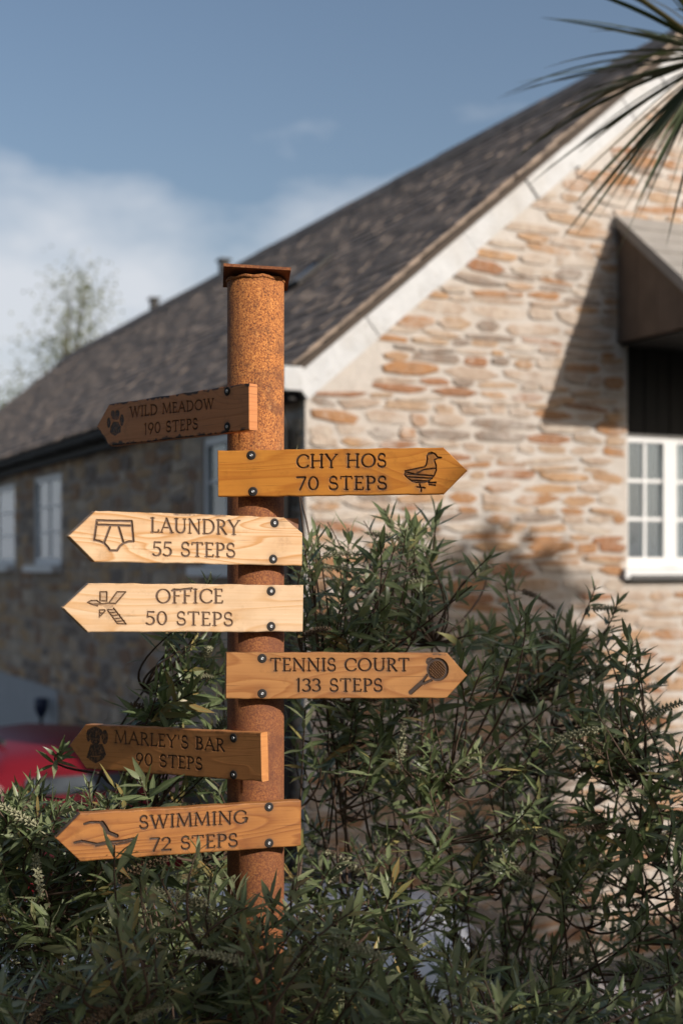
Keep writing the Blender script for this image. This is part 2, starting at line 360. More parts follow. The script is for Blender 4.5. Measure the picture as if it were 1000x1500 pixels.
place_stones(sst, stone_variants(16, M['side_stone'], 'stone'), sidew, M['side_stone'], lambda x, z: Matrix.Translation((0, x, z)) @ Matrix.Rotation(R(-90), 4, 'Z'), lambda c: c[2]*c[3]/(8.5+c[0])**2*(1 if c[0] < 10 and c[1] > 1.4 else .2))
# roof: solid core + slates
OV = .10; VO = .06
roof = MB().prism([(-OV, EAVE - OV*slope - .02), (HALF, APEX - .02), (2*HALF+OV, EAVE - OV*slope - .02), (2*HALF+OV, EAVE - OV*slope + .035), (HALF, APEX + .035), (-OV, EAVE - OV*slope + .035)], -VO + .02, LEN + VO).build('roof', M['roof_core'], house)
rl = math.hypot(HALF + OV, (HALF + OV)*slope); EXP = .145; sw = .21
RM = Matrix.Translation((-OV, 0, EAVE - OV*slope + .05)) @ Matrix.Rotation(-PIT, 4, 'Y')   # local x up the slope, y along the ridge
slates = []
nr = int(rl/EXP)
for r_ in range(nr + 1):
    y = -VO - (r_ % 2)*sw/2
    while y < LEN:
        y0 = max(y, -VO); wd = sw*random.uniform(.9, 1.1)
        if y + wd - y0 > .04: slates.append((r_*EXP, y0, y + wd - y0 - .006))
        y += wd
svar = []
for i in range(6):
    j = [random.uniform(-.008, .008) for _ in range(4)]
    b = MB(); v = [(0+j[0], 0, .004), (EXP*1.6, 0, -.006), (EXP*1.6, 1, -.006), (0+j[1], 1, .004)]
    b.add(v + [(x, y, z + .017) for x, y, z in v], [(0,3,2,1),(4,5,6,7),(0,1,5,4),(1,2,6,5),(2,3,7,6),(3,0,4,7)]); svar.append(mesh('slate', b.v, b.f, M['slate']))
rest = MB(); slates.sort(key=lambda q: q[1])
for i, (x, y, wd) in enumerate(slates):
    me = random.choice(svar); Mx = RM @ Matrix.Translation((x + random.uniform(-.006, .006), y, random.uniform(.0, .006))) @ Matrix.Diagonal((1 if x + EXP*1.6 < rl + .03 else max(.1, (rl - x)/(EXP*1.6)), wd, 1, 1)) @ Matrix.Rotation(R(random.uniform(-1.2, 1.2)), 4, 'Z')
    if i < 300: o = obj('slate', me, roof); o.matrix_local = Mx
    else: rest.add([Mx @ v.co for v in me.vertices], [tuple(p.vertices) for p in me.polygons])
tag(rest.build('slating', M['slate'], roof), kind='stuff')
y = -VO
while y < LEN:                                                            # ridge tiles
    b = MB().prism([(-.13, -.10), (0, .035), (.13, -.10), (.13, -.07), (0, .07), (-.13, -.07)], 0, .43); o = b.build('ridge_tile', M['slate'], roof); o.location = (HALF, y, APEX + .055 + random.uniform(-.004, .004)); y += .44
for px in (328, 226):                                                     # small vents standing on the ridge
    k = (px-500)/F; X0, Y0 = CX + HALF*c_, D0 + HALF*s_; tt = (X0 - k*Y0)/(s_ + k*c_)
    b = MB().box((-.05, -.06, 0), (.05, .06, .13)).box((-.075, -.085, .13), (.075, .085, .16)); o = b.build('ridge_vent', M['gutter'], roof); o.location = (HALF, tt, APEX + .10)
# rooflight
best = (9e9, 0, 0)
for i in range(120):
    for j in range(60):
        t_, r_ = i*.06, j*.05; p = Vector((CX, D0, 0)) + Matrix.Rotation(TH, 3, 'Z') @ (RM @ Vector((r_, t_, .04)))
        e_ = (500 + p.x/p.y*F - 448)**2 + (HOR - (p.z-EYE)/p.y*F - 403)**2
        if e_ < best[0]: best = (e_, t_, r_)
SKM = RM @ Matrix.Translation((best[2] - .2, best[1] - .2, .01))
sk = MB().box((0, 0, .02), (.4, .04, .06)).box((0, .36, .02), (.4, .4, .06)).box((0, .0401, .02), (.04, .3599, .06)).box((.36, .0401, .02), (.4, .3599, .06)).build('rooflight', M['gutter'], roof); sk.matrix_local = SKM
sp = MB().box((.04, .04, .03), (.36, .36, .045)).build('rooflight_pane', M['glossy_pane'], roof); sp.matrix_local = SKM
# verge slabs along the gable rake
vl = math.hypot(HALF, HALF*slope)
for side in (0, 1):
    q = -.14; i = 0
    while q < vl - .02:
        ln = random.uniform(.34, .66); q1 = min(q + ln, vl)
        b = MB().box((q + .0012, -.035 + random.uniform(-.008, .008), -.175 + random.uniform(-.02, .02)), (q1 - .0012, .01, -.012 + random.uniform(-.006, .004))); o = b.build('verge_slab', M['verge'], house)
        if side == 0: o.matrix_local = Matrix.Translation((0, random.uniform(-.006, 0), EAVE)) @ Matrix.Rotation(-PIT, 4, 'Y')
        else: o.matrix_local = Matrix.Translation((2*HALF, random.uniform(-.006, 0), EAVE)) @ Matrix.Rotation(math.pi, 4, 'Z') @ Matrix.Rotation(-PIT, 4, 'Y') @ Matrix.Scale(-1, 4, (0, 1, 0))
        q = q1
MB().box((-.16, -.05, EAVE - .17), (-.035, .06, EAVE - .03)).build('kneeler', M['verge'], house)
# gutter + brackets
prof = [(-.055*math.cos(a), -.055*math.sin(a)) for a in [math.pi*i/8 for i in range(9)]]
gx, gzz = -OV - .05, EAVE - OV*slope - .015
poly = [(gx + x, gzz + z) for x, z in prof] + [(gx + x*.86, gzz + z*.86) for x, z in reversed(prof)]
MB().prism(poly, .03, LEN).build('gutter', M['gutter'], house)
MB().box((-OV + .005, .02, gzz - .12), (-.03, LEN, gzz - .01)).build('fascia', M['gutter'], house)
MB().tube([(gx, .16, gzz - .05), (gx + .02, .16, gzz - .14), (-.06, .16, gzz - .3), (-.05, .16, .1)], .036, 10).build('shade_pipe', M['gutter'], house)  # dark pipe standing in for the shaded strip of side wall
for i in range(17):
    o = MB().box((gx - .062, -.012, gzz - .062), (gx + .05, .012, gzz - .05)).build('gutter_bracket', M['gutter'], house); o.location = (0, .5 + i*.95, 0)
# windows
def window(parent, Mx, wd, ht, cols, rows, curtain=True, sillmat='white_paint'):
    fr = .055; b = MB()
    b.box((0, 0, 0), (fr, .06, ht)).box((wd-fr, 0, 0), (wd, .06, ht)).box((fr, 0, 0), (wd-fr, .06, fr*1.3)).box((fr, 0, ht-fr), (wd-fr, .06, ht))
    wo_ = b.build('window', M['white_paint'], parent); wo_.matrix_local = Mx
    x0, x1, z0, z1 = fr, wd-fr, fr*1.3, ht-fr; cw, rh = (x1-x0)/cols, (z1-z0)/rows
    for i in range(1, cols): MB().box((x0+i*cw-.011, .012, z0), (x0+i*cw+.011, .04, z1)).build('glazing_bar', M['white_paint'], wo_)
    for j in range(1, rows):
        for i in range(cols):
            MB().box((x0+i*cw+(.0111 if i else 0), .014, z0+j*rh-.011), (x0+(i+1)*cw-(.0111 if i < cols-1 else 0), .038, z0+j*rh+.011)).build('glazing_bar', M['white_paint'], wo_)
    for i in range(cols):
        for j in range(rows): MB().box((x0+i*cw+.001, .022, z0+j*rh+.001), (x0+(i+1)*cw-.001, .028, z0+(j+1)*rh-.001)).build('pane', M['glass'], wo_).rotation_euler = (R(random.uniform(-.25, .25)), 0, R(random.uniform(-.25, .25)))
    MB().box((-.05, -.12, -.07), (wd+.05, .05, -.004)).build('sill', M[sillmat], wo_)
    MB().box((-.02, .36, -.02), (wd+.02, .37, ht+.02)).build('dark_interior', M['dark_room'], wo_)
    if curtain:
        v = []; f = []; n = 40
        for half in (0, 1):
            cb = MB(); xa, xb = (x0, x0 + (x1-x0)*.36) if half == 0 else (x1 - (x1-x0)*.3, x1)
            for i in range(n+1):
                x = xa + (xb-xa)*i/n; yy = .13 + .018*math.sin(i*1.3)
                cb.v += [Vector((x, yy, z0)), Vector((x, yy, z1))]
            for i in range(n): cb.f.append((2*i, 2*i+2, 2*i+3, 2*i+1))
            cb.build('curtain', M['curtain'], wo_)
    return wo_
RL = Matrix.Rotation(R(-90), 4, 'Z')
for a, bb, nm in wins:
    window(house, Matrix.Translation((.012, bb - .002, WZ0 + .07)) @ RL, bb - a - .004, WZ1 - WZ0 - .072, 2 if nm != 'far' else 2, 3, nm == 'far')
MB().box((-.03, 6.0, .4), (-.001, 10.5, EYE - 1.25)).build('render_patch', M['render'], house)
ww = ws1 - ws0; wtop = gz(940, 634)
wA = window(house, Matrix.Translation((ws0 + .002, .07, wz0 + .05)), gs(990) - ws0, wtop - wz0 - .052, 2, 3, True)
wB = window(house, Matrix.Translation((gs(990) + .004, .072, wz0 + .05)), ws1 - gs(990) - .006, wtop - wz0 - .052, 2, 3, True)
MB().box((ws0 - .01, -.06, wz0 - .03), (ws1 + .05, -.001, wz0 + .004)).build('slate_ledge', M['sill_slate'], house)
for i in range(9):                                                        # dark boards above the window
    bw = ww/9; MB().box((ws0 + i*bw + .004, .09 + .004*(i % 2), wtop + .004), (ws0 + (i+1)*bw - .004, .12, zt - .002)).build('board', M['black_board'], house)
# canopy over the window
PR = 1.06; cz1, cz0 = gz(893, 318), gz(915, 503); cs0, cs1 = gs(903), gs(903) + 1.75
can = empty('lean_to_canopy', house.matrix_basis @ Vector((cs0, 0, cz0)))
house_m = Matrix.Translation((CX, D0, 0)) @ Matrix.Rotation(TH, 4, 'Z')
can.matrix_basis = house_m @ Matrix.Translation((cs0, 0, cz0))
tag(can, 'shaded lean-to canopy with brown board cheek above the right-hand window', 'canopy')
ch = cz1 - cz0
for i in range(5):                                                        # left cheek boards and right cheek boards
    for x in (0, cs1 - cs0 - .03):
        y0, y1 = PR*i/5, PR*(i+1)/5; h0, h1 = ch*(1 - y0/PR), ch*(1 - y1/PR)
        b = MB(); v = [(x, -y0 - .001, 0), (x, -y1 + .003, 0), (x, -y1 + .003, max(.01, h1 - .03)), (x, -y0 - .001, h0 - .03)]
        b.add(v + [(p[0] + .028, p[1], p[2]) for p in v], [(0,1,2,3),(7,6,5,4),(0,4,5,1),(1,5,6,2),(2,6,7,3),(3,7,4,0)]); b.build('cheek_board', M['cheek'], can)
an = math.atan2(ch, PR); cl = math.hypot(ch, PR)
CM = Matrix.Translation((0, 0, ch)) @ Matrix.Rotation(an, 4, 'X')
o = MB().box((-.012, -cl - .01, -.022), (cs1 - cs0 + .012, -.012, .01)).build('canopy_deck', M['cheek'], can); o.matrix_local = CM
o = MB().box((-.03, -cl - .01, -.04), (-.0125, -.012, .024)).build('verge_strip', M['canopy_slate'], can); o.matrix_local = CM
for r_ in range(8):
    for q in range(7):
        o = MB().box((0, 0, 0), (.262, .26, .012)).build('canopy_slate', M['canopy_slate'], can); o.matrix_local = CM @ Matrix.Translation((-.01 + q*.262, -cl - .015 + r_*.168, .013 + .002*(r_ % 2))) @ Matrix.Rotation(R(-2.5), 4, 'X')
MB().box((.03, -PR + .02, -.02), (cs1-cs0-.03, -.002, -.003)).build('soffit', M['black_board'], can)

# ------------------------------------------------------------------ signpost
DP = 2.9; PXM = DP / F; PC = Vector((at(374.5, 800, DP).x, DP, 0)); PR_ = 41.5*PXM
post = empty('signpost', (PC.x, PC.y, 0)); tag(post, 'rusty round steel signpost carrying seven wooden arrow signs', 'signpost')
ztop = at(0, 413, DP).z
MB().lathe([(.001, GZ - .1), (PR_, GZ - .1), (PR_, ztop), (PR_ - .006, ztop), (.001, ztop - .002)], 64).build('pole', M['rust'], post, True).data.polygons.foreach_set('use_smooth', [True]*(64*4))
cp = MB().box((-.067, -.067, 0), (.067, .067, .006)).build('cap_plate', M['rust'], post); cp.location = (0.001, 0, ztop + .006); cp.rotation_euler = (R(-7), R(2.5), R(5))
wl = MB().tube([(math.cos(a)*(PR_-.001), math.sin(a)*(PR_-.001), ztop + .001 + .0015*math.sin(9*a)) for a in [2*math.pi*i/40 for i in range(41)]], .004, 6).build('weld_bead', M['rust'], post, True)

T_, N_ = .15, .082
def sf(x, y, h=.11): return ('l', x-h, y, x+h, y, .07)
def ln(*a): return ('l',) + a
def ar(*a): return ('a',) + a
V = lambda x, w_=T_: ('l', x, 0, x, 1, w_)
GL = {
 'A': (.9, [ln(.08,0,.45,1,N_), ln(.45,1,.82,0,T_), ln(.22,.35,.66,.35,N_), sf(.08,0,.08), sf(.82,0)]),
 'B': (.68, [V(.16), ln(.06,1,.3,1,N_), ln(.14,.52,.32,.52,N_), ln(.06,0,.32,0,N_), ar(.3,.76,.24,.24,-90,90), ar(.32,.26,.28,.26,-90,90)]),
 'C': (.86, [ar(.5,.5,.42,.5,42,318), ln(.81,.86,.82,.7,N_)]),
 'D': (.9, [V(.16), ln(.06,1,.38,1,N_), ln(.06,0,.38,0,N_), ar(.38,.5,.43,.5,-90,90)]),
 'E': (.64, [V(.16), ln(.06,1,.54,1,N_), ln(.54,1,.55,.86,N_), ln(.16,.52,.46,.52,N_), ln(.06,0,.56,0,N_), ln(.56,0,.59,.15,N_)]),
 'F': (.6, [V(.16), ln(.06,1,.54,1,N_), ln(.54,1,.55,.86,N_), ln(.16,.52,.46,.52,N_), sf(.16,0)]),
 'G': (.92, [ar(.5,.5,.42,.5,42,345), ln(.83,.42,.83,.12,T_), ln(.64,.42,.92,.42,N_), ln(.8,.86,.81,.72,N_)]),
 'H': (.92, [V(.16), V(.76), ln(.16,.52,.76,.52,N_), sf(.16,0), sf(.16,1), sf(.76,0), sf(.76,1)]),
 'I': (.34, [V(.17), sf(.17,0), sf(.17,1)]),
 'L': (.62, [V(.16), sf(.16,1), ln(.06,0,.56,0,N_), ln(.56,0,.59,.17,N_)]),
 'M': (1.1, [ln(.12,0,.18,1,N_), ln(.18,1,.54,.08,T_), ln(.54,.08,.9,1,N_), ln(.9,1,.96,0,T_), sf(.12,0,.09), sf(.96,0), sf(.13,1,.07)]),
 'N': (.94, [ln(.15,0,.15,1,N_), ln(.15,1,.79,0,T_), ln(.79,0,.79,1,N_), sf(.15,0,.09), sf(.79,1,.09), sf(.12,1,.06)]),
 'O': (1.0, [ar(.5,.5,.42,.5,0,360)]),
 'P': (.64, [V(.16), ln(.06,1,.3,1,N_), ln(.16,.48,.32,.48,N_), ar(.3,.74,.27,.26,-90,90), sf(.16,0)]),
 'R': (.76, [V(.16), ln(.06,1,.3,1,N_), ln(.16,.5,.32,.5,N_), ar(.3,.75,.27,.25,-90,90), sf(.16,0), ln(.34,.5,.68,0,T_), sf(.7,0,.05)]),
 'S': (.64, [ar(.32,.745,.22,.255,35,270), ar(.32,.25,.25,.25,-150,90), ln(.5,.9,.51,.78,N_), ln(.09,.12,.08,.26,N_)]),
 'T': (.78, [V(.39), ln(.06,1,.72,1,N_), ln(.06,1,.05,.85,N_), ln(.72,1,.73,.85,N_), sf(.39,0)]),
 'U': (.88, [ln(.16,1,.16,.34,T_), ar(.45,.34,.29,.34,180,360), ln(.74,.34,.74,1,N_), sf(.16,1), sf(.74,1,.09)]),
 'W': (1.24, [ln(.1,1,.38,0,T_), ln(.38,0,.62,.95,N_), ln(.62,.95,.88,0,T_), ln(.88,0,1.15,1,N_), sf(.1,1), sf(1.15,1,.08), sf(.62,1,.08)]),
 'Y': (.82, [ln(.08,1,.41,.47,T_), ln(.75,1,.41,.47,N_), ln(.41,.47,.41,0,T_), sf(.08,1,.09), sf(.75,1,.08), sf(.41,0)]),
 "'": (.24, [ln(.12,1,.1,.74,T_*.8)]), ' ': (.42, []),
 '0': (.7, [ar(.35,.5,.27,.5,0,360)]), '1': (.36, [V(.18), ln(.18,1,.06,.92,N_)]),
 '2': (.64, [ar(.3,.72,.23,.28,-25,160), ln(.51,.6,.08,.04,N_), ln(.08,.03,.58,.03,T_)]),
 '3': (.6, [ar(.26,.76,.22,.24,-90,145), ar(.26,.26,.26,.26,-145,90)]),
 '5': (.62, [ln(.16,.97,.52,.97,T_*.9), ln(.16,1,.12,.56,N_), ar(.27,.3,.27,.31,-140,118)]),
 '7': (.64, [ln(.06,.97,.58,.97,T_*.9), ln(.58,.97,.24,0,T_*.9)]),
 '9': (.66, [ar(.33,.68,.25,.32,0,360), ln(.58,.66,.28,0,T_*.85)]),
}
def glyph_segs(ch):
    w_, st = GL[ch]; out = []
    for s in st:
        if s[0] == 'l': out.append((s[1], s[2], s[3], s[4], s[5]))
        else:
            _, cx, cy, rx, ry, a0, a1 = s; n = max(6, int(abs(a1-a0)/15))
            for i in range(n):
                p, q = R(a0+(a1-a0)*i/n), R(a0+(a1-a0)*(i+1)/n); mid = (p+q)/2
                wd = N_ + (T_-N_)*abs(math.cos(mid))**1.4
                if ch in 'S': wd = N_ + (T_-N_)*abs(math.sin(mid))**1.2*.9
                out.append((cx+rx*math.cos(p), cy+ry*math.sin(p), cx+rx*math.cos(q), cy+ry*math.sin(q), wd))
    return w_, out
def text_segs(txt, x0, y0, x1, y1, cap):
    W = 0; lay = []
    for ch in txt: w_, sg = glyph_segs(ch); lay.append((W, sg)); W += w_ + .07
    W -= .07; out = []
    for off, sg in lay:
        for a, b, c, d, wd in sg:
            def pt(gx, gy): u = (off + gx)/W; return x0 + u*(x1-x0), y0 + u*(y1-y0) - gy*cap
            out.append((*pt(a, b), *pt(c, d), wd*cap))
    return out
def poly_lines(pts, wd): return [(*p, *q, wd) for p, q in zip(pts, pts[1:])]
def zc(pts, sc, ox, oy): return [(ox + x/sc, oy + y/sc) for x, y in pts]
def ell(cx, cy, rx, ry, n=14): return [(cx + rx*math.cos(2*math.pi*i/n), cy + ry*math.sin(2*math.pi*i/n)) for i in range(n)]

def finger_board(name_label, ang, tip, tops, end, texts, lines, fills, cuts, bolts, mat, thick=.021, chamfer=None, edge=0.0, halo=1.0, chars=(), backing=False, wsc=1.0):
    a = R(ang); Nn = Vector((math.sin(a), -math.cos(a), 0)); Tn = Vector((math.cos(a), math.sin(a), 0)); q = PR_ + thick + .001
    base = Vector((PC.x, PC.y, 0)) + Nn*q
    def raw(x, y):
        k = (x-500)/F; m = (k*base.y - base.x)/(Tn.x - k*Tn.y); d = base.y + Tn.y*m; return m, EYE + (HOR-y)/F*d
    (sx_, st, sb), (ex, et, eb) = tops, end
    s0, s1 = raw(sx_, (st+sb)/2), raw(ex, (et+eb)/2); roll = math.atan2(s1[1]-s0[1], s1[0]-s0[0])
    if s1[0] < s0[0]: roll = math.atan2(s0[1]-s1[1], s0[0]-s1[0])
    zo = s0[1] + (0 - s0[0])*math.tan(roll); cr_, sr_ = math.cos(roll), math.sin(roll)
    def loc(x, y): m, z = raw(x, y); z -= zo; return m*cr_ + z*sr_, -m*sr_ + z*cr_
    H = (loc(sx_, st)[1] - loc(sx_, sb)[1] + loc(ex, et)[1] - loc(ex, eb)[1])/4
    xt, xs, xe = loc(tip[0], tip[1])[0], loc(sx_, (st+sb)/2)[0], loc(ex, (et+eb)/2)[0]; yt = loc(*tip)[1]
    x_lo, x_hi = min(xt, xe), max(xt, xe); STEP = .00105
    nx = int((x_hi-x_lo)/STEP); ny = int(2*H/STEP)
    X = np.linspace(x_lo, x_hi, nx+1)
    f = np.clip((X - xt)/(xs - xt), .03, 1)
    top = yt*(1-f) + H*f; bot = yt*(1-f) - H*f
    rough_ = np.interp(X, np.linspace(x_lo, x_hi, 26), np.random.uniform(-.0011, .0007, 26)); top = top + rough_*(f >= 1)
    bot = bot - np.interp(X, np.linspace(x_lo, x_hi, 26), np.random.uniform(-.0011, .0006, 26))*(f >= 1)
    if chamfer:
        (c0x, c0y), (c1x, c1y) = loc(*chamfer[0]), loc(*chamfer[1]); tt = np.clip((X-c0x)/(c1x-c0x), 0, 1); top = np.where(X > c0x, H + (c1y-H)*tt, top)
    Vv = np.linspace(-1, 1, ny+1)
    GX = np.repeat(X[:, None], ny+1, 1); GY = (top[:, None]+bot[:, None])/2 + Vv[None, :]*((top-bot)/2)[:, None]
    kpx = (base.y)/F
    def sdf_segs(segs):
        D = np.full(GX.shape, 9.0)
        for x0, y0, x1, y1, wd in segs:
            ax, ay = loc(x0, y0); bx, by = loc(x1, y1); r = wd*kpx/2; pad = .014
            i0 = np.searchsorted(X, min(ax, bx)-r-pad); i1 = np.searchsorted(X, max(ax, bx)+r+pad)
            if i1 <= i0: continue
            gx, gy = GX[i0:i1], GY[i0:i1]; dx, dy = bx-ax, by-ay; l2 = dx*dx+dy*dy + 1e-12
            t_ = np.clip(((gx-ax)*dx + (gy-ay)*dy)/l2, 0, 1)
            D[i0:i1] = np.minimum(D[i0:i1], np.hypot(gx-ax-t_*dx, gy-ay-t_*dy) - r)
        return D
    def inside(poly):
        P = [loc(*p) for p in poly]; c = np.zeros(GX.shape, bool); n = len(P)
        for i in range(n):
            (x0, y0), (x1, y1) = P[i], P[(i+1) % n]
            if abs(y1-y0) < 1e-9: continue
            cond = ((y0 > GY) != (y1 > GY)) & (GX < (x1-x0)*(GY-y0)/(y1-y0) + x0); c ^= cond
        return c
    tx = []
    for tt in texts: tx += [(*q[:4], q[4]*wsc) for q in text_segs(*tt)]
    Dt = sdf_segs(tx); De = sdf_segs(lines) if lines else np.full(GX.shape, 9.0)
    cov = lambda D: np.clip(.5 - D/.0013, 0, 1)
    nz = np.random.rand(nx//14+3, ny//14+3)
    def smoothnoise(cell):
        gi = np.arange(nx+1)/cell; gj = np.arange(ny+1)/cell; R_ = np.random.rand(int(gi[-1])+3, int(gj[-1])+3)
        i0 = gi.astype(int); j0 = gj.astype(int); fi = (gi-i0)[:, None]; fj = (gj-j0)[None, :]; fi = fi*fi*(3-2*fi); fj = fj*fj*(3-2*fj)
        return (R_[i0][:, j0]*(1-fi)*(1-fj) + R_[i0+1][:, j0]*fi*(1-fj) + R_[i0][:, j0+1]*(1-fi)*fj + R_[i0+1][:, j0+1]*fi*fj)
    st_ = cov(Dt); se = cov(De)
    for poly, lev in fills: se = np.maximum(se, inside(poly)*lev*(.72 + .5*smoothnoise(3)))
    if cuts: se = se*(1 - .8*cov(sdf_segs(cuts)))
    sc_ = np.maximum(st_, se)
    if chars: sc_ = np.maximum(sc_, cov(sdf_segs(list(chars)))*smoothnoise(4))
    dmin = np.clip(np.minimum(Dt, De), 0, 1); patch = np.clip((smoothnoise(34) - .30)*2.4, 0, 1)
    hal = np.exp(-dmin/.0042)*patch*halo*(.55 + .7*smoothnoise(3)); hal = np.maximum(hal, .55*np.exp(-dmin/.0012))
    fx = GX*0
    for bx, by in bolts:
        lx, ly = loc(bx, by); fx = np.maximum(fx, np.exp(-np.maximum(np.hypot(GX-lx, GY-ly)-.0085, 0)/.004)*(.4 + .5*smoothnoise(6)))
    hal = np.clip(np.maximum(hal, fx), 0, 1)
    edist = np.minimum(top[:, None]-GY, GY-bot[:, None]); e1 = np.exp(-np.maximum(edist, 0)/.0016)*.5*smoothnoise(9)
    if edge: e1 = np.maximum(e1, np.clip((smoothnoise(24)*.55 + smoothnoise(7)*.55 - .30 - edist/.016)*5, 0, 1)*edge)
    dep = -.0026*np.clip(np.maximum(st_, cov(De)), 0, 1) - .0006*np.clip(se, 0, 1); e2 = np.minimum(edist, np.minimum(GX-x_lo, x_hi-GX)*2)
    GZ = dep - np.clip(.0016-e2, 0, .0016)*.8
    idx = np.arange((nx+1)*(ny+1)).reshape(nx+1, ny+1)
    quads = np.stack([idx[:-1, :-1], idx[1:, :-1], idx[1:, 1:], idx[:-1, 1:]], -1).reshape(-1, 4)
    av = lambda A: ((A[:-1, :-1]+A[1:, :-1]+A[1:, 1:]+A[:-1, 1:])/4).reshape(-1)
    mt, me_ = av(st_) > .42, av(se) > .30; me_ &= ~mt
    verts = np.stack([GX, GY, GZ], -1).reshape(-1, 3); burn = np.stack([sc_, hal, np.clip(e1, 0, 1), np.ones_like(sc_)], -1).reshape(-1, 4)
    board = None
    Mw = Matrix(((Tn.x, 0, Nn.x, base.x - PC.x), (Tn.y, 0, Nn.y, base.y - PC.y), (0, 1, 0, zo), (0, 0, 0, 1))) @ Matrix.Rotation(roll, 4, 'Z')
    for nm, msk in (('arrow_board', ~(mt | me_)), ('lettering', mt), ('emblem', me_)):
        qs = quads[msk]
        if len(qs) == 0: continue
        used, inv = np.unique(qs, return_inverse=True); vv = verts[used]; ff = inv.reshape(-1, 4); bb = burn[used]; vl_ = vv.tolist(); fl_ = ff.tolist()
        if nm == 'arrow_board':         # sides and back
            ring = list(idx[:, 0]) + list(idx[-1, 1:]) + list(idx[-2::-1, -1]) + list(idx[0, -2:0:-1]); b0 = len(vl_)
            rv = verts[ring]; n = len(ring); vl_ += rv.tolist() + [[x, y, -thick] for x, y, _ in rv]
            fl_ += [[b0+n+i, b0+n+(i+1) % n, b0+(i+1) % n, b0+i] for i in range(n)] + [[b0+n+i for i in range(n-1, -1, -1)]]
            rb = burn[ring]*0; rb[:, 1] = .12; rb[:, 3] = 1; bb = np.concatenate([bb, rb, rb])
        m = bpy.data.meshes.new(nm); m.from_pydata(vl_, [], fl_); m.update()
        at_ = m.color_attributes.new('burn', 'FLOAT_COLOR', 'POINT'); at_.data.foreach_set('color', bb.astype(np.float32).ravel())
        m.materials.append(mat)
        if nm == 'arrow_board':
            board = obj(nm, m, post); board.matrix_local = Mw; board['label'] = name_label
        else: obj(nm, m, board)
    for bx, by in bolts:
        lx, ly = loc(bx, by)
        bo = MB().lathe([(.0030, .0006), (.0034, .0018), (.0028, .0026), (.0017, .0028), (.0013, .0018), (.0001, .0016)], 16).build('bolt', M['bolt'], board, True); bo.location = (lx, ly, 0)
        rg = MB().lathe([(.0092, .0001), (.0086, .0008), (.0056, .0009), (.0034, .0003), (.0001, .0004)], 24).build('counterbore', M['bolt_dark'], board, True); rg.location = (lx, ly, 0)
    if backing:
        o = MB().box((xe - .085, -H + .004, -thick - .012), (xe + .001, H - .001, -thick - .0005)).build('backing_piece', M['backing'], board)
    return board

M['backing'] = wood('backing_wood', (.20, .09, .045), (.12, .05, .025), 9)
WM = {
 'wild': wood('wood_wild_meadow', (.62, .245, .085), (.42, .145, .045), 1, .45),
 'chy': wood('wood_chy_hos', (.58, .235, .035), (.42, .14, .017), 2, .7),
 'laundry': wood('wood_laundry', (.66, .46, .28), (.50, .255, .09), 3.3, 1.0, 0, 9, 2.4),
 'office': wood('wood_office', (.66, .47, .30), (.55, .32, .145), 4.1, .7, 0, 5, 2.6),
 'tennis': wood('wood_tennis', (.43, .20, .065), (.29, .11, .03), 5.2, .8, 0, 6),
 'marley': wood('wood_marley', (.60, .26, .085), (.43, .155, .045), 6.4, .4),
 'swim': wood('wood_swimming', (.42, .175, .045), (.26, .09, .022), 7.7, .9, 0, 7)}
# emblems, in photo pixels
Z = lambda p: zc(p, 16.67, 140, 570)
paw = [(Z(ell(425, 600, 52, 82)), .95), (Z(ell(535, 590, 56, 84)), .95), (Z(ell(325, 820, 46, 130)), .95), (Z(ell(645, 755, 50, 145)), .95),
       (Z([(430,800),(560,800),(620,920),(615,1050),(540,1095),(480,1140),(400,1100),(350,1050),(370,930)]), .9), (Z(ell(490, 690, 95, 60)), .7)]
finger_board('dark weathered arrow board pointing left, reads WILD MEADOW 190 STEPS', -46, (141.7, 625), (160, 592, 653.6), (365, 561, 630),
    [('WILD MEADOW', 190, 611, 313, 598, 14.2), ('190 STEPS', 211, 636, 290, 628, 15)], [], paw, [], [(333, 573), (333, 625)], WM['wild'], edge=.95, halo=.45)
Z = lambda p: zc(p, 8.333, 580, 650)
duck = [(545,172),(500,165),(470,125),(430,108),(390,120),(372,150),(375,190),(362,260),(340,285),(250,305),(150,325),(105,335),(100,380),(140,420),(190,460),(250,475),(350,470),(410,440),(460,385),(485,320),(480,260),(460,200),(500,178),(545,172)]
dl = poly_lines(Z(duck), 1.7)
for a_, b_ in (((110,345),(230,375)), ((120,372),(440,392)), ((150,408),(430,425)), ((190,450),(400,460)), ((280,490),(290,525)), ((250,530),(345,540)), ((300,540),(300,580)), ((380,465),(395,480)), ((390,478),(480,475)), ((395,500),(470,508)), ((390,130),(440,115)), ((230,375),(330,318)), ((335,318),(480,300))): dl += poly_lines(Z([a_, b_]), 1.9)
finger_board('bright orange arrow board pointing right, reads CHY HOS 70 STEPS, with a duck', -4, (683.6, 689), (649, 655, 724), (319, 660, 728),
    [('CHY HOS', 433, 685.6, 565.5, 684, 19), ('70 STEPS', 433, 717.6, 566.6, 717, 18.7)], dl, [(Z(duck), .34), (Z([(372,150),(375,190),(362,260),(440,250),(460,200),(470,140),(430,108)]), .5)], [], [(368, 667), (370.5, 720)], WM['chy'], halo=1.1)
Z = lambda p: zc(p, 8.82, 120, 750)
br = []
for p in ([(195,110),(645,120),(668,380),(600,385),(540,405),(490,445),(455,500),(365,500),(340,460),(290,405),(230,378),(160,365),(195,110)], [(200,165),(648,180)], [(368,185),(290,395)], [(475,190),(540,405)]): br += poly_lines(Z(p), 2.5)
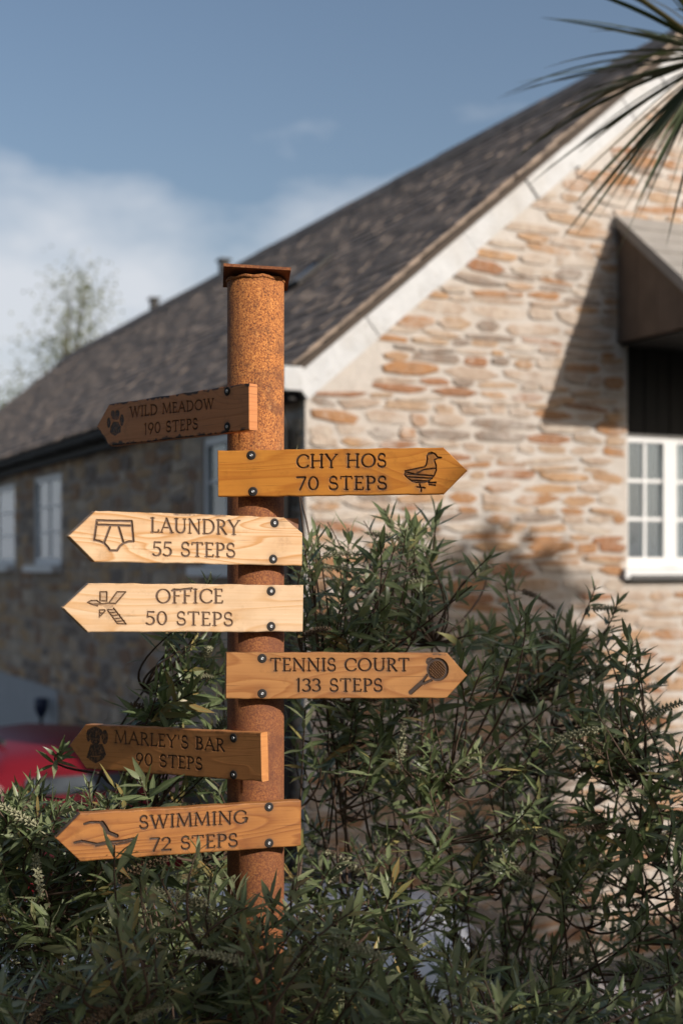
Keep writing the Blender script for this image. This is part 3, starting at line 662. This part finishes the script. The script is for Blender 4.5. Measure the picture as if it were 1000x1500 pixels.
finger_board('pale arrow board with clipped corner pointing left, reads LAUNDRY 55 STEPS, with briefs', 28, (101, 785), (140, 748, 823.6), (443, 758.5, 828.5),
    [('LAUNDRY', 220, 779.6, 351, 783.5, 20.5), ('55 STEPS', 223, 814, 345, 816.6, 20)], br, [], [], [(402, 766), (400, 819)], WM['laundry'], chamfer=((415.6, 758), (443, 781)), halo=.25, backing=True, wsc=.86,
    chars=[(255, 753.5, 330, 755.5, 2.5)])
kl = []
for p in ([(235,1035),(322,1035),(322,1155),(235,1150),(235,1035)], [(355,1170),(455,1035),(565,1035),(430,1190)], [(75,1170),(120,1148),(190,1145),(240,1178)], [(130,1195),(240,1192),(330,1180),(425,1185)], [(75,1170),(140,1200),(200,1215)],
          [(330,1268),(425,1262)], [(360,1305),(455,1298)], [(385,1345),(490,1332)], [(410,1385),(515,1372)], [(435,1420),(545,1408)], [(460,1445),(570,1450)], [(330,1268),(460,1445)], [(410,1245),(570,1450)],
          [(228,1270),(295,1268)], [(230,1310),(275,1308)], [(228,1345),(245,1340)], [(228,1270),(228,1360)], [(300,1280),(240,1345)]): kl += poly_lines(Z(p), 1.3)
kf = [(Z([(235,1035),(322,1035),(322,1155),(235,1150)]), .36), (Z([(455,1035),(565,1035),(430,1190),(355,1170)]), .36), (Z([(75,1170),(120,1148),(190,1145),(240,1175),(320,1185),(420,1180),(400,1230),(330,1265),(270,1220),(200,1215),(140,1200)]), .42), (Z([(330,1265),(410,1245),(570,1450),(460,1445)]), .25)]
finger_board('pale arrow board pointing left, reads OFFICE 50 STEPS, with a bird letter emblem', 23, (92, 890), (130, 853.5, 927), (444, 857.7, 925),
    [('OFFICE', 227.6, 883.6, 327, 883.6, 20), ('50 STEPS', 213, 915, 341.6, 917, 19)], kl + [(252, 865.5, 281, 862, 2.2)], kf, [], [(397, 866), (397, 917.5)], WM['office'], halo=.3, wsc=.86)
Z = lambda p: zc(p, 10, 590, 950)
rk = poly_lines(Z(ell(505, 310, 138, 148, 24) + [(643, 310)]), 4.2) + poly_lines(Z([(350,390),(275,490)]), 3.4) + poly_lines(Z([(415,465),(300,515)]), 3.4) + poly_lines(Z([(280,495),(110,645)]), 6.4)
rc = []
for i in range(-6, 7):
    o_ = i*30; h_ = math.sqrt(max(0, 120**2 - o_**2))
    for sg in (1, -1): rk += poly_lines(Z([(505 + o_*.7 - h_*.7, 310 + sg*(-o_*.7 - h_*.7)), (505 + o_*.7 + h_*.7, 310 + sg*(-o_*.7 + h_*.7))]), 1.35) if h_ > 20 else []
finger_board('orange-brown arrow board pointing right, reads TENNIS COURT 133 STEPS, with a racket', 10, (683.6, 989.4), (654, 956, 1023), (331, 956, 1023.6),
    [('TENNIS COURT', 395, 983, 599, 983, 18), ('133 STEPS', 433, 1013, 560, 1013, 18)], rk, [(Z(ell(395, 190, 64, 62)), 1.0)], [], [(384, 964.5), (384, 1016)], WM['tennis'], halo=.8, chars=[(634, 958, 651, 959, 3.2)])
Z = lambda p: zc(p, 12.5, 100, 1050)
dog = [(Z(ell(490, 290, 140, 105)), .95), (Z(ell(375, 340, 42, 115)), .95), (Z(ell(670, 370, 62, 135)), .9), (Z(ell(500, 410, 92, 110)), .9), (Z([(410,500),(630,500),(650,560),(695,690),(640,780),(500,855),(370,770),(335,745),(380,600)]), .95)]
dc = []
for p in ([(515,270),(508,370)], [(485,462),(520,462)], [(640,330),(655,380),(628,440)], [(590,600),(610,655)], [(410,722),(500,732),(600,715)], [(395,330),(400,400)]): dc += poly_lines(Z(p), .9)
finger_board('brown arrow board pointing left in shade, reads MARLEY\'S BAR 90 STEPS, with a dog', -35, (102, 1091), (126, 1061, 1126), (383, 1073.5, 1145),
    [("MARLEY'S BAR", 167.4, 1088, 329, 1100.5, 17.5), ('90 STEPS', 198.5, 1120, 296.6, 1127.5, 17)], [], dog, dc, [(342, 1081), (342, 1135)], WM['marley'], halo=1.0, edge=.35)
Z = lambda p: zc(p, 2.6316, 80, 1050)
swl = poly_lines(Z([(116,414),(135,408),(160,407),(186,409)]), 3.2) + poly_lines(Z([(183,410),(196,428),(206,446)]), 6) + poly_lines(Z([(206,446),(240,460)]), 5) + poly_lines(Z([(78,486),(105,480),(135,486),(165,492),(200,484),(235,482),(270,478),(306,470)]), 3.2) + poly_lines(Z([(160,498),(200,490),(240,492),(275,486),(300,478)]), 2.6)
finger_board('orange-brown arrow board pointing left behind leaves, reads SWIMMING 72 STEPS', 20, (82, 1228), (118, 1192.5, 1261), (441, 1171.6, 1240),
    [('SWIMMING', 203.5, 1214.5, 362, 1206, 18.5), ('72 STEPS', 219.5, 1247, 348.6, 1240, 18.5)], swl, [], [], [(394, 1182), (394, 1235)], WM['swim'], halo=1.0, edge=.25)

# ------------------------------------------------------------------ shrubs
def leaf_mesh(ln_, wd, curl, fold, seed):
    rnd = random.Random(seed); n = 6; v = []; f = []; rib = []
    prof = [.18, .66, .98, 1.0, .76, .38, 0]
    for i in range(n+1):
        t_ = i/n; x = ln_*t_; z = curl*ln_*t_*t_ + .012*math.sin(seed*2 + t_*7); h = wd/2*prof[i]*(1 + .12*math.sin(seed*5 + i*2.1)); yo = .06*math.sin(seed*3.7)*t_*t_
        if i < n: v += [(x, yo - h, z + fold*h), (x, yo, z), (x, yo + h, z + fold*h*.8)]; rib += [0, 1, 0]
        else: v.append((x, yo, z)); rib.append(.6)
    for i in range(n-1):
        a_ = 3*i; f += [(a_, a_+3, a_+4, a_+1), (a_+1, a_+4, a_+5, a_+2)]
    a_ = 3*(n-1); f += [(a_, a_+3, a_+3, a_+1)][:0] + [(a_, a_+3, a_+1), (a_+1, a_+3, a_+2)]
    f = [tuple(reversed(q)) if False else q for q in f]
    return v, f, rib
LV = [leaf_mesh(1.0, random.uniform(.16, .225), cu, random.uniform(.12, .4), i) for i, cu in enumerate((-.18, -.1, -.03, .05, -.34, -.06, -.14, .0))]
def leaf_data(v, f, rib, mat):
    m = mesh('leaf', v, f, mat, True); a_ = m.attributes.new('rib', 'FLOAT', 'POINT'); a_.data.foreach_set('value', rib); return m
LM = [leaf_data(v, f, r_, M['leaf']) for v, f, r_ in LV]
def spike_mesh(seed, mat):
    rnd = random.Random(seed); b = MB(); n = 70; ln_ = 1.0; bend = rnd.uniform(.15, .5)
    axis = [Vector((ln_*i/10, 0, -bend*(i/10)**2*.6)) for i in range(11)]; b.tube(axis, [.012]*11, 4)
    for i in range(n):
        t_ = .12 + .86*i/n; p = Vector((ln_*t_, 0, -bend*t_*t_*.6)); a_ = i*2.4; r_ = .058*(1 - .5*t_)
        d = Vector((.35, math.cos(a_), math.sin(a_))).normalized(); c = p + d*r_; s = .027*(1 - .35*t_)*rnd.uniform(.7, 1.2)
        sd = d.orthogonal().normalized()*s; s2 = d.cross(sd)
        b.add([p + d*.005, c + sd, c + s2, c - sd, c - s2, c + d*s*2.2], [(0,2,1),(0,3,2),(0,4,3),(0,1,4),(1,2,5),(2,3,5),(3,4,5),(4,1,5)])
    return mesh('flower_spike', b.v, b.f, mat)
SPK = [spike_mesh(i, M['spike'] if i % 3 else M['spike_dark']) for i in range(6)]
def frame_from(d, up=Vector((0, 0, 1)), roll=0):
    d = d.normalized(); z = up - d*up.dot(d)
    z = z.normalized() if z.length > 1e-4 else d.orthogonal().normalized(); y = z.cross(d)
    return Matrix(((d.x, y.x, z.x), (d.y, y.y, z.y), (d.z, y.z, z.z))).to_4x4() @ Matrix.Rotation(roll, 4, 'X')
camp = Vector((0, 0, EYE))
def inframe(p, mrg=0):
    if p.y < .3: return False
    x = 500 + p.x/p.y*F; y = HOR - (p.z-EYE)/p.y*F; return -mrg < x < 1000+mrg and -mrg < y < 1500+mrg
def shrub(label, base, tips, primaries, nspike, lscale=1.0, low=.5, seed=1, thin=1.0):
    rnd = random.Random(seed); root = empty('hebe_shrub', (base[0].x, base[0].y, 0)); tag(root, label, 'shrub', 'leafy shrubs around the signpost')
    o0 = Vector((base[0].x, base[0].y, 0)); leaves = []; spikes = []
    order = list(range(len(tips))); rnd.shuffle(order); prim = order[:primaries]; curves = []
    def bez(a_, b_, c_, n=9): return [a_*(1-t_)**2 + b_*2*t_*(1-t_) + c_*t_*t_ for t_ in [i/n for i in range(n+1)]]
    shoots = []
    for k in prim:
        tp = tips[k]; bs = min(base, key=lambda q: (q - tp).length + rnd.uniform(0, .5)); mid = bs.lerp(tp, .5) + Vector((rnd.uniform(-.32, .32), rnd.uniform(-.15, .15), rnd.uniform(-.12, .14)))
        c = bez(bs, mid, tp, 14)
        c = [p + Vector((rnd.gauss(0, .008), rnd.gauss(0, .008), rnd.gauss(0, .006)))*(1 if 0 < i < 14 else 0) for i, p in enumerate(c)]
        curves.append(c); MB().tube([p - o0 for p in c], [.0065 - .0048*i/14 for i in range(15)], 6).build('branch', M['bark'], root, True); shoots.append((c[8:], tp))
    tw = MB()
    for k in order[primaries:]:
        tp = tips[k]; best = None; bd = 9
        for c in curves:
            for i in range(3, 13):
                d = (c[i] - tp).length + max(0, c[i].z - tp.z + .05)*4
                if d < bd: bd, best = d, c[i]
        if best is None: continue
        if bd > 1.0: best = tp + (best - tp)*(.8/bd)
        mid = best.lerp(tp, .55) + Vector((rnd.uniform(-.1, .1), rnd.uniform(-.06, .06), -abs(rnd.gauss(0, .08)))); c = bez(best, mid, tp, 8)
        tw.tube([p - o0 for p in c], [.0036 - .0022*i/8 for i in range(9)], 5); shoots.append((c[3:], tp))
    tag(tw.build('twigs', M['bark'], root, True), kind='stuff')
    for c, tp in shoots:
        ax = (c[-1] - c[-2]).normalized(); ax = (ax + Vector((rnd.uniform(-.25, .25), rnd.uniform(-.35, .15), rnd.uniform(.0, .45)))).normalized()
        nl = rnd.randint(4, 7); roll = rnd.uniform(0, 6.28); sz = rnd.uniform(.048, .105)*lscale
        o1 = ax.orthogonal().normalized(); o2 = ax.cross(o1)
        for i in range(nl*2):                    # opposite pairs towards the tip
            pr_ = i//2; t_ = pr_/nl; s_b = sz*1.35*(1 - t_)
            p = tp - ax*s_b*rnd.uniform(.9, 1.1)*.85; a_ = roll + (i % 2)*math.pi + pr_*1.75 + rnd.uniform(-.3, .3)
            out = o1*math.cos(a_) + o2*math.sin(a_); op = R(rnd.uniform(62, 88))*(1-t_) + R(rnd.uniform(12, 30))*t_
            d = ax*math.cos(op) + out*math.sin(op); l_ = sz*rnd.uniform(.75, 1.15)*(1 - .35*t_)
            if rnd.random() < thin: leaves.append((p, d, (ax + out*.2), rnd.uniform(-.25, .25), l_, rnd.randrange(8)))
        path = c[::-1]
        for i in range(len(path)-1):             # sparser leaves below
            if rnd.random() > low: continue
            p = path[i].lerp(path[i+1], rnd.random()); a_ = rnd.uniform(0, 6.28); d = Vector((math.cos(a_), math.sin(a_), rnd.uniform(-.5, .5)))
            leaves.append((p, d, Vector((0, 0, 1)), rnd.uniform(-.6, .6), sz*rnd.uniform(.7, 1.05), rnd.randrange(8)))
        if rnd.random() < nspike/max(1, len(shoots)): spikes.append((tp - ax*sz, ax, rnd))
    def score(q):
        p = q[0] + q[1].normalized()*q[4]*.5; return (q[4]/(p - camp).length) if inframe(p) else -1
    leaves.sort(key=score, reverse=True); rest = MB(); ribs = []
    for i, (p, d, up, rl_, l_, k) in enumerate(leaves):
        Mx = Matrix.Translation(p - o0) @ frame_from(d, up, rl_) @ Matrix.Scale(l_, 4)
        if i < 300: o = obj('leaf', LM[k], root); o.matrix_local = Mx
        else:
            v, f, rb = LV[k]; rest.add([Mx @ Vector(q) for q in v], f); ribs += rb
    if rest.v:
        m = leaf_data(rest.v, rest.f, ribs, M['leaf']); m.name = 'foliage'; tag(obj('foliage', m, root), kind='stuff')
    for p, ax, rn_ in spikes:
        a_ = rnd.uniform(0, 6.28); d = (Vector((math.cos(a_), math.sin(a_)*.6, rnd.uniform(-.7, .5))) + ax*.4).normalized(); o = obj('flower_spike', rnd.choice(SPK), root)
        o.matrix_local = Matrix.Translation(p - o0) @ frame_from(d) @ Matrix.Scale(rnd.uniform(.085, .14)*lscale, 4)
    return root
def interp(pts, x):
    xs, ys = zip(*pts); return float(np.interp(x, xs, ys))
rr = random.Random(11)
def scatter(n, x0, x1, contour, ymax, d0, d1, power=1.0, spread=0):
    out = []
    while len(out) < n:
        x = rr.uniform(x0, x1); yt = interp(contour, x); y = yt + (ymax - yt)*rr.random()**power; d = rr.uniform(d0, d1)
        p = at(x, y, d)
        if p.z > ground_z(p.x, p.y) + .1 and not any((p - q).length < .045 for q in out): out.append(p)
    return out
# large shrub behind and to the right
cont = [(418, 880), (440, 780), (490, 750), (560, 750), (640, 760), (700, 790), (770, 830), (830, 880), (880, 870), (920, 910), (960, 1010), (1000, 1090), (1120, 1150)]
tipsR = scatter(45, 430, 1030, [(430, 980), (700, 980), (1030, 1120)], 1480, 3.15, 3.8) + scatter(400, 418, 1060, cont, 1520, 3.15, 4.1, .9) + scatter(60, 425, 640, cont, 1150, 3.15, 3.7) + scatter(40, 660, 1000, [(660, 900), (800, 900), (880, 880), (940, 960), (1000, 1090)], 1250, 3.3, 4.2) + [at(432, 668, 3.3), at(427, 672, 3.35), at(562, 745, 3.5), at(640, 745, 3.6), at(600, 760, 3.5), at(510, 850, 3.3), at(872, 858, 3.7), at(905, 880, 3.7), at(560, 905, 3.2), at(480, 765, 3.5), at(985, 1050, 3.7)]
shrub('large open leafy shrub with arching stems in front of the gable wall', [Vector((at(x, 1500, 3.9).x, 3.9, ground_z(0, 3.9) - .05)) for x in (470, 600, 700, 760, 900, 1000)], tipsR, 40, 120, 1.0, .4, 21)
# shrub on the left, behind the boards
contL = [(-60, 1150), (0, 1165), (60, 1130), (130, 1165), (180, 1080), (230, 1040), (290, 950), (330, 880)]
tipsL = scatter(75, -20, 215, [(-20, 1150), (40, 1140), (100, 1160), (150, 1150), (215, 1130)], 1350, 2.76, 3.0) + scatter(180, -60, 335, contL, 1440, 2.98, 3.6, .8) + scatter(26, 230, 335, [(230, 1010), (290, 850), (335, 850)], 1160, 3.0, 3.4) + [at(308, 850, 3.1), at(295, 868, 3.15), at(225, 1045, 3.05), at(232, 1000, 3.0), at(215, 1080, 3.0), at(60, 1140, 2.9), at(130, 1145, 2.9), at(30, 1190, 2.85), at(90, 1100, 3.1)]
shrub('leafy shrub with sunlit tips left of the post, in front of the red car', [Vector((at(x, 1500, 3.3).x, 3.3, ground_z(0, 3.3) - .05)) for x in (60, 160, 260)], tipsL, 24, 55, 1.0, .5, 22)
# low shrub in front of the post
contF = [(-40, 1390), (60, 1390), (150, 1360), (215, 1310), (300, 1270), (350, 1290), (420, 1300), (470, 1310), (580, 1320), (640, 1370), (700, 1375), (760, 1410), (860, 1440), (1040, 1400)]
tipsF = scatter(300, -60, 1040, contF, 1620, 2.25, 2.8, .75) + [at(168, 1238, 2.52), at(292, 1240, 2.55), at(232, 1280, 2.5), at(205, 1285, 2.5), at(430, 1290, 2.52), at(470, 1330, 2.6), at(575, 1285, 2.6), at(540, 1290, 2.65), at(520, 1330, 2.6), at(310, 1280, 2.55), at(405, 1350, 2.45), at(372, 1325, 2.5), at(392, 1310, 2.55), at(350, 1345, 2.45), at(385, 1375, 2.4), at(420, 1340, 2.5), at(360, 1390, 2.4), at(408, 1395, 2.4),  at(350, 1330, 2.55)]
shrub('low dark leafy shrub at the foot of the signpost, in the foreground', [Vector((at(x, 1500, 2.6).x, 2.6, ground_z(0, 2.6) - .05)) for x in (80, 250, 430, 600, 800)], tipsF, 26, 45, .95, .6, 23)

# ------------------------------------------------------------------ small things behind the shrubs
def car(label, loc, rz, paint, sc=1.0):
    root = empty('parked_car', loc, rz); tag(root, label, 'car', 'cars parked beside the house'); root.scale = (sc, sc, sc)
    # lower body: stations along x (rear to front)
    st = [(-2.0, .50, .70, .72), (-1.93, .36, .84, .80), (-1.7, .26, .93, .84), (-1.0, .22, .95, .86), (0, .22, .96, .86), (.8, .22, .96, .86), (1.3, .22, .90, .85), (1.75, .26, .80, .80), (1.95, .34, .70, .68), (2.0, .46, .60, .55)]
    b = MB(); n = 11
    for x, zb, zt_, hw in st:
        for fy, fz in ((-.9, 0), (-1, .25), (-1, .6), (-.97, .86), (-.85, .98), (0, 1.02), (.85, .98), (.97, .86), (1, .6), (1, .25), (.9, 0)): b.v.append(Vector((x, fy*hw, zb + (zt_-zb)*fz)))
    for i in range(len(st)-1):
        for j in range(n): j2 = (j+1) % n; b.f.append((i*n+j, (i+1)*n+j, (i+1)*n+j2, i*n+j2))
    b.f += [tuple(range(n)), tuple(range(len(st)*n-1, (len(st)-1)*n-1, -1))]; b.build('body', paint, root, True)
    cs = [(-1.9, .93), (-1.72, 1.18), (-1.55, 1.36), (-1.35, 1.43), (-.7, 1.465), (0, 1.45), (.3, 1.40), (.7, 1.18), (1.08, .955)]
    b = MB(); n = 7
    def sec(zt_): u = (zt_ - .93)/.53; return [(-.80, .93), (-.80 + .22*u, .93 + (zt_-.93)*.84), (-.74 + .32*u, zt_), (0, zt_ + .035*u), (.74 - .32*u, zt_), (.80 - .22*u, .93 + (zt_-.93)*.86), (.80, .93)]
    for x, zt_ in cs: b.v += [Vector((x, y, z)) for y, z in sec(zt_)]
    for i in range(len(cs)-1):
        for j in range(n-1): b.f.append((i*n+j, (i+1)*n+j, (i+1)*n+j+1, i*n+j+1))
    b.build('cabin', paint, root, True)
    def quad(nm, pts, m, off): 
        p = [Vector(q) for q in pts]; nr_ = (p[1]-p[0]).cross(p[3]-p[0]).normalized()*off; MB().add([q + nr_ for q in p] + [q - nr_ for q in p], [(0,1,2,3),(7,6,5,4),(0,4,5,1),(1,5,6,2),(2,6,7,3),(3,7,4,0)]).build(nm, m, root)
    for sg in (-1, 1):
        for xa, xb, ta, tb in ((-1.5, -.55, 1.33, 1.36), (-.47, .28, 1.36, 1.34)):
            quad('side_window', [(xa, sg*.79, .985), (xb, sg*.79, .985), (xb - (.0 if xb < 0 else .1), sg*(.80 - .22*(tb-.93)/.53*.98), tb), (xa + (.12 if xa < -1 else 0), sg*(.80 - .22*(ta-.93)/.53*.98), ta)], M['car_glass'], .014)
        for x in (-1.25, 1.28):
            w_ = MB().lathe([(.30, -.1), (.31, -.06), (.31, .06), (.30, .1), (.2, .1), (.2, -.1), (.30, -.1)], 24).build('wheel', M['tyre'], root, True); w_.location = (x, sg*.76, .31); w_.rotation_euler = (R(90), 0, 0)
            MB().lathe([(.2, -.085), (.2, .085), (.17, .07), (.05, .09), (.001, .09)], 20).build('rim', M['steel'], w_, True)
        tl = MB().box((-1.84, sg*.64 - .07, .96), (-1.70, sg*.64 + .07, 1.26)).build('tail_lamp', M['lamp_pink'], root)
        MB().box((1.9, sg*.58 - .12, .56), (1.965, sg*.58 + .12, .68)).build('headlight', M['lamp_pink'] if False else M['glossy_pane'], root)
        MB().box((-1.2, sg*.43 - .012, 1.47), (.05, sg*.43 + .012, 1.5)).build('roof_rail', M['black_metal'], root)
        MB().box((.62, sg*.9 - .07, 1.0), (.7, sg*.9 + .07, 1.1)).build('wing_mirror', paint, root)
    quad('rear_window', [(-1.735, -.40, 1.165), (-1.735, .40, 1.165), (-1.64, .37, 1.27), (-1.64, -.37, 1.27)], M['grey_glass'], .02)
    quad('windscreen', [(.38, -.55, 1.36), (.38, .55, 1.36), (.98, .66, 1.01), (.98, -.66, 1.01)], M['car_glass'], .02)
    MB().box((-2.03, -.26, .62), (-1.99, .26, .73)).build('number_plate', M['cream'], root); MB().box((-2.04, -.7, .36), (-1.9, .7, .5)).build('bumper', paint, root)
    return root
car('white car parked side-on behind the large shrub, seen through its stems', (.12, 5.45, 0), 0, M['white_car'], .92)
rp = at(140, 1060, 9.2); car('red car parked against the long wall, seen past the left shrub', (rp.x - s_*2.0, rp.y + c_*2.0, 0), R(90) + TH, M['red'], .95)
lp = Vector((0, lt(80), 0)); wl_ = empty('wall_lamp', house_m @ Vector((-.02, lt(80), EYE - 1.6))); wl_.rotation_euler = (0, 0, TH); wl_.scale = (.55, .55, .55); tag(wl_, 'small dark blue cup-shaped lamp on the long wall above the red car', 'lamp')
MB().lathe([(.02, .0), (.09, .10), (.12, .2), (.13, .36), (.10, .38), (.001, .38)], 16, Matrix.Translation((-.2, 0, .1))).build('lamp_cup', M['navy'], wl_, True)
MB().tube([(0, 0, -.12), (-.12, 0, -.14), (-.2, 0, -.06), (-.2, 0, .11)], .03, 8).build('stem', M['black_metal'], wl_, True)

# ------------------------------------------------------------------ cabbage palm at the right edge
pd = 5.2; hub = at(1052, 82, pd); palm = empty('cabbage_palm', (hub.x + .05, hub.y, 0)); tag(palm, 'spiky cabbage palm with narrow dark leaves at the right edge', 'palm tree')
po = Vector((hub.x + .05, hub.y, 0))
pt = [Vector((.12*(1-i/12)**2, 0, (hub.z - .05)*i/12)) - Vector((.05*i/12, 0, 0)) for i in range(13)]
MB().tube(pt, [.085 - .035*i/12 + .004*(i % 2) for i in range(13)], 12).build('trunk', M['trunk'], palm, True)
pr = random.Random(5)
for i in range(86):
    a = pr.uniform(0, 2*math.pi) if i % 2 else math.pi + pr.uniform(-1.0, 1.0); e = R(pr.choice((pr.uniform(-75, 0), pr.uniform(-15, 70), pr.uniform(-45, 30)))); d = Vector((math.cos(a)*math.cos(e), math.sin(a)*math.cos(e), math.sin(e)))
    l_ = pr.uniform(.52, .86); dr = pr.uniform(.05, .28) * (1 if e > -.2 else .5); wd = pr.uniform(.014, .022); n = 8; side = d.cross(Vector((0, 0, 1))).normalized(); side = Quaternion(d, pr.uniform(-.8, .8)) @ side
    v = []; f = []; rb = []; nrm = side.cross(d)
    for j in range(n+1):
        t_ = j/n; p = hub - po + d*(.03 + l_*t_) - Vector((0, 0, 1))*dr*l_*t_**2.2; h = wd/2*min(1, .55 + 2.2*t_)*(1 - t_**3.2) + .0006
        v += [p - side*h + nrm*h*.5, p, p + side*h + nrm*h*.5]; rb += [0, .35, 0]
    for j in range(n): q = 3*j; f += [(q, q+3, q+4, q+1), (q+1, q+4, q+5, q+2)]
    obj('leaf', leaf_data(v, f, rb, M['palm_leaf']), palm)

# ------------------------------------------------------------------ trees
def tree(label, x, y, z0, ht, crown, nleaf, lsz, mat, name='tree', seed=1, trunk_r=.12, group=None):
    rnd = random.Random(seed); root = empty(name, (x, y, 0)); tag(root, label, 'tree', group)
    tr_ = MB(); tr_.tube([(0, 0, 0), (.05, .02, ht*.35), (.02, -.03, ht*.7), (0, 0, ht*.93)], [trunk_r, trunk_r*.75, trunk_r*.4, trunk_r*.08], 9); tr_.build('trunk', M['trunk'], root, True)
    br_ = MB(); lf = MB(); ribs = []; cl = []
    for (cx, cy, cz, rx, ry, rz, wgt) in crown:
        for i in range(int(wgt)):
            while True:
                u = Vector((rnd.uniform(-1, 1), rnd.uniform(-1, 1), rnd.uniform(-1, 1)))
                if (abs(u.x)**4 + abs(u.y)**4 + abs(u.z)**4) < 1: break
            cl.append(Vector((cx + u.x*rx, cy + u.y*ry, cz + u.z*rz)))
    for c in cl:
        s0 = Vector((0, 0, max(.3, min(ht*.8, c.z*.62)))); mid = s0.lerp(c, .5) + Vector((0, 0, .12)); br_.tube([s0, mid, c], [trunk_r*.22, trunk_r*.12, trunk_r*.04], 5)
        for k in range(max(1, nleaf//len(cl))):
            p = c + Vector((rnd.gauss(0, 1), rnd.gauss(0, 1), rnd.gauss(0, .8)))*z0; d = Vector((rnd.gauss(0, 1), rnd.gauss(0, 1), rnd.gauss(-.3, .7)))
            Mx = Matrix.Translation(p) @ frame_from(d, Vector((0, 0, 1)), rnd.uniform(-1, 1)) @ Matrix.Diagonal((lsz, lsz*2.2, lsz, 1)) ; v = [(0, 0, 0), (.5, -.2, .02), (1, 0, -.1), (.5, .2, .02)]
            lf.add([Mx @ Vector(q) for q in v], [(0, 1, 2, 3)]); ribs += [0]*4
    br_.build('limbs', M['trunk'], root, True); tag(obj('crown', leaf_data(lf.v, lf.f, ribs, mat), root), kind='stuff')
    return root
bt = at(95, 480, 30)
tree('wispy pale-leaved tree rising beyond the left end of the slate roof', bt.x, bt.y, .32, 8.4, [(0, 0, 6.5, .9, .9, 1.0, 18), (.35, 0, 7.9, .35, .5, .7, 10), (-.8, .2, 5.6, .7, .7, .9, 12)], 4200, .075, M['birch_leaf'], 'birch_tree', 3, .14)
def uv_xy(u, v): sa = R(SUN_AZ); return u*math.cos(sa) + v*math.sin(sa), u*math.sin(sa) - v*math.cos(sa)
for (u, v, lab, crown, ht, n_, sd) in (
    (3.9, 4.0, 'leafy tree right of the camera whose shade falls on the large shrub', [(0, 0, 2.6, 1.15, 1.15, 2.1, 150)], 4.0, 7000, 31),
    (7.5, 4.2, 'tall leafy tree right of the house whose shade mottles the gable wall', [(0, 0, 3.4, .72, .72, 2.5, 170)], 5.6, 12000, 32),
    (5.6, 4.4, 'leafy tree between the two others right of the camera', [(0, 0, 3.0, 1.0, 1.0, 2.3, 220)], 5.0, 14000, 33),
    (9.0, 4.2, 'smaller leafy tree at the right end of the row right of the camera', [(0, 0, 2.2, .6, .6, 1.85, 110)], 3.9, 8000, 36),
    (1.2, 4.0, 'low bushy tree behind the camera to the right, shading the foreground', [(0, 0, 1.85, .8, .8, 1.75, 200)], 3.2, 14000, 34),
    (2.45, 4.1, 'slender leafy tree beside the low bushy one, behind the camera', [(0, 0, 1.75, .2, .2, 1.55, 100)], 3.3, 6000, 35)):
    x, y = uv_xy(u, v); o = tree(lab, x, y, .15, ht, crown, n_, .15, M['tree_leaf'], 'shade_tree', sd, .11, 'trees right of the camera'); o.location.z = ground_z(x, y)
for (x, y, lab, sd) in ((-4.2, -4.0, 'added broad leafy tree behind the camera to the left, blocking sky light', 41), (-.6, -6.5, 'added broad leafy tree straight behind the camera, blocking sky light', 42), (-7.5, 1.0, 'added broad leafy tree left of the camera, blocking sky light', 43)):  # added unseen trees that block sky light and deepen the shade
    o = tree(lab, x, y, .3, 7.5, [(0, 0, 4.6, 2.0, 2.0, 3.0, 190)], 15000, .24, M['tree_leaf'], 'shade_tree', sd, .2, 'added trees around the camera blocking sky light'); o.location.z = ground_z(x, y)
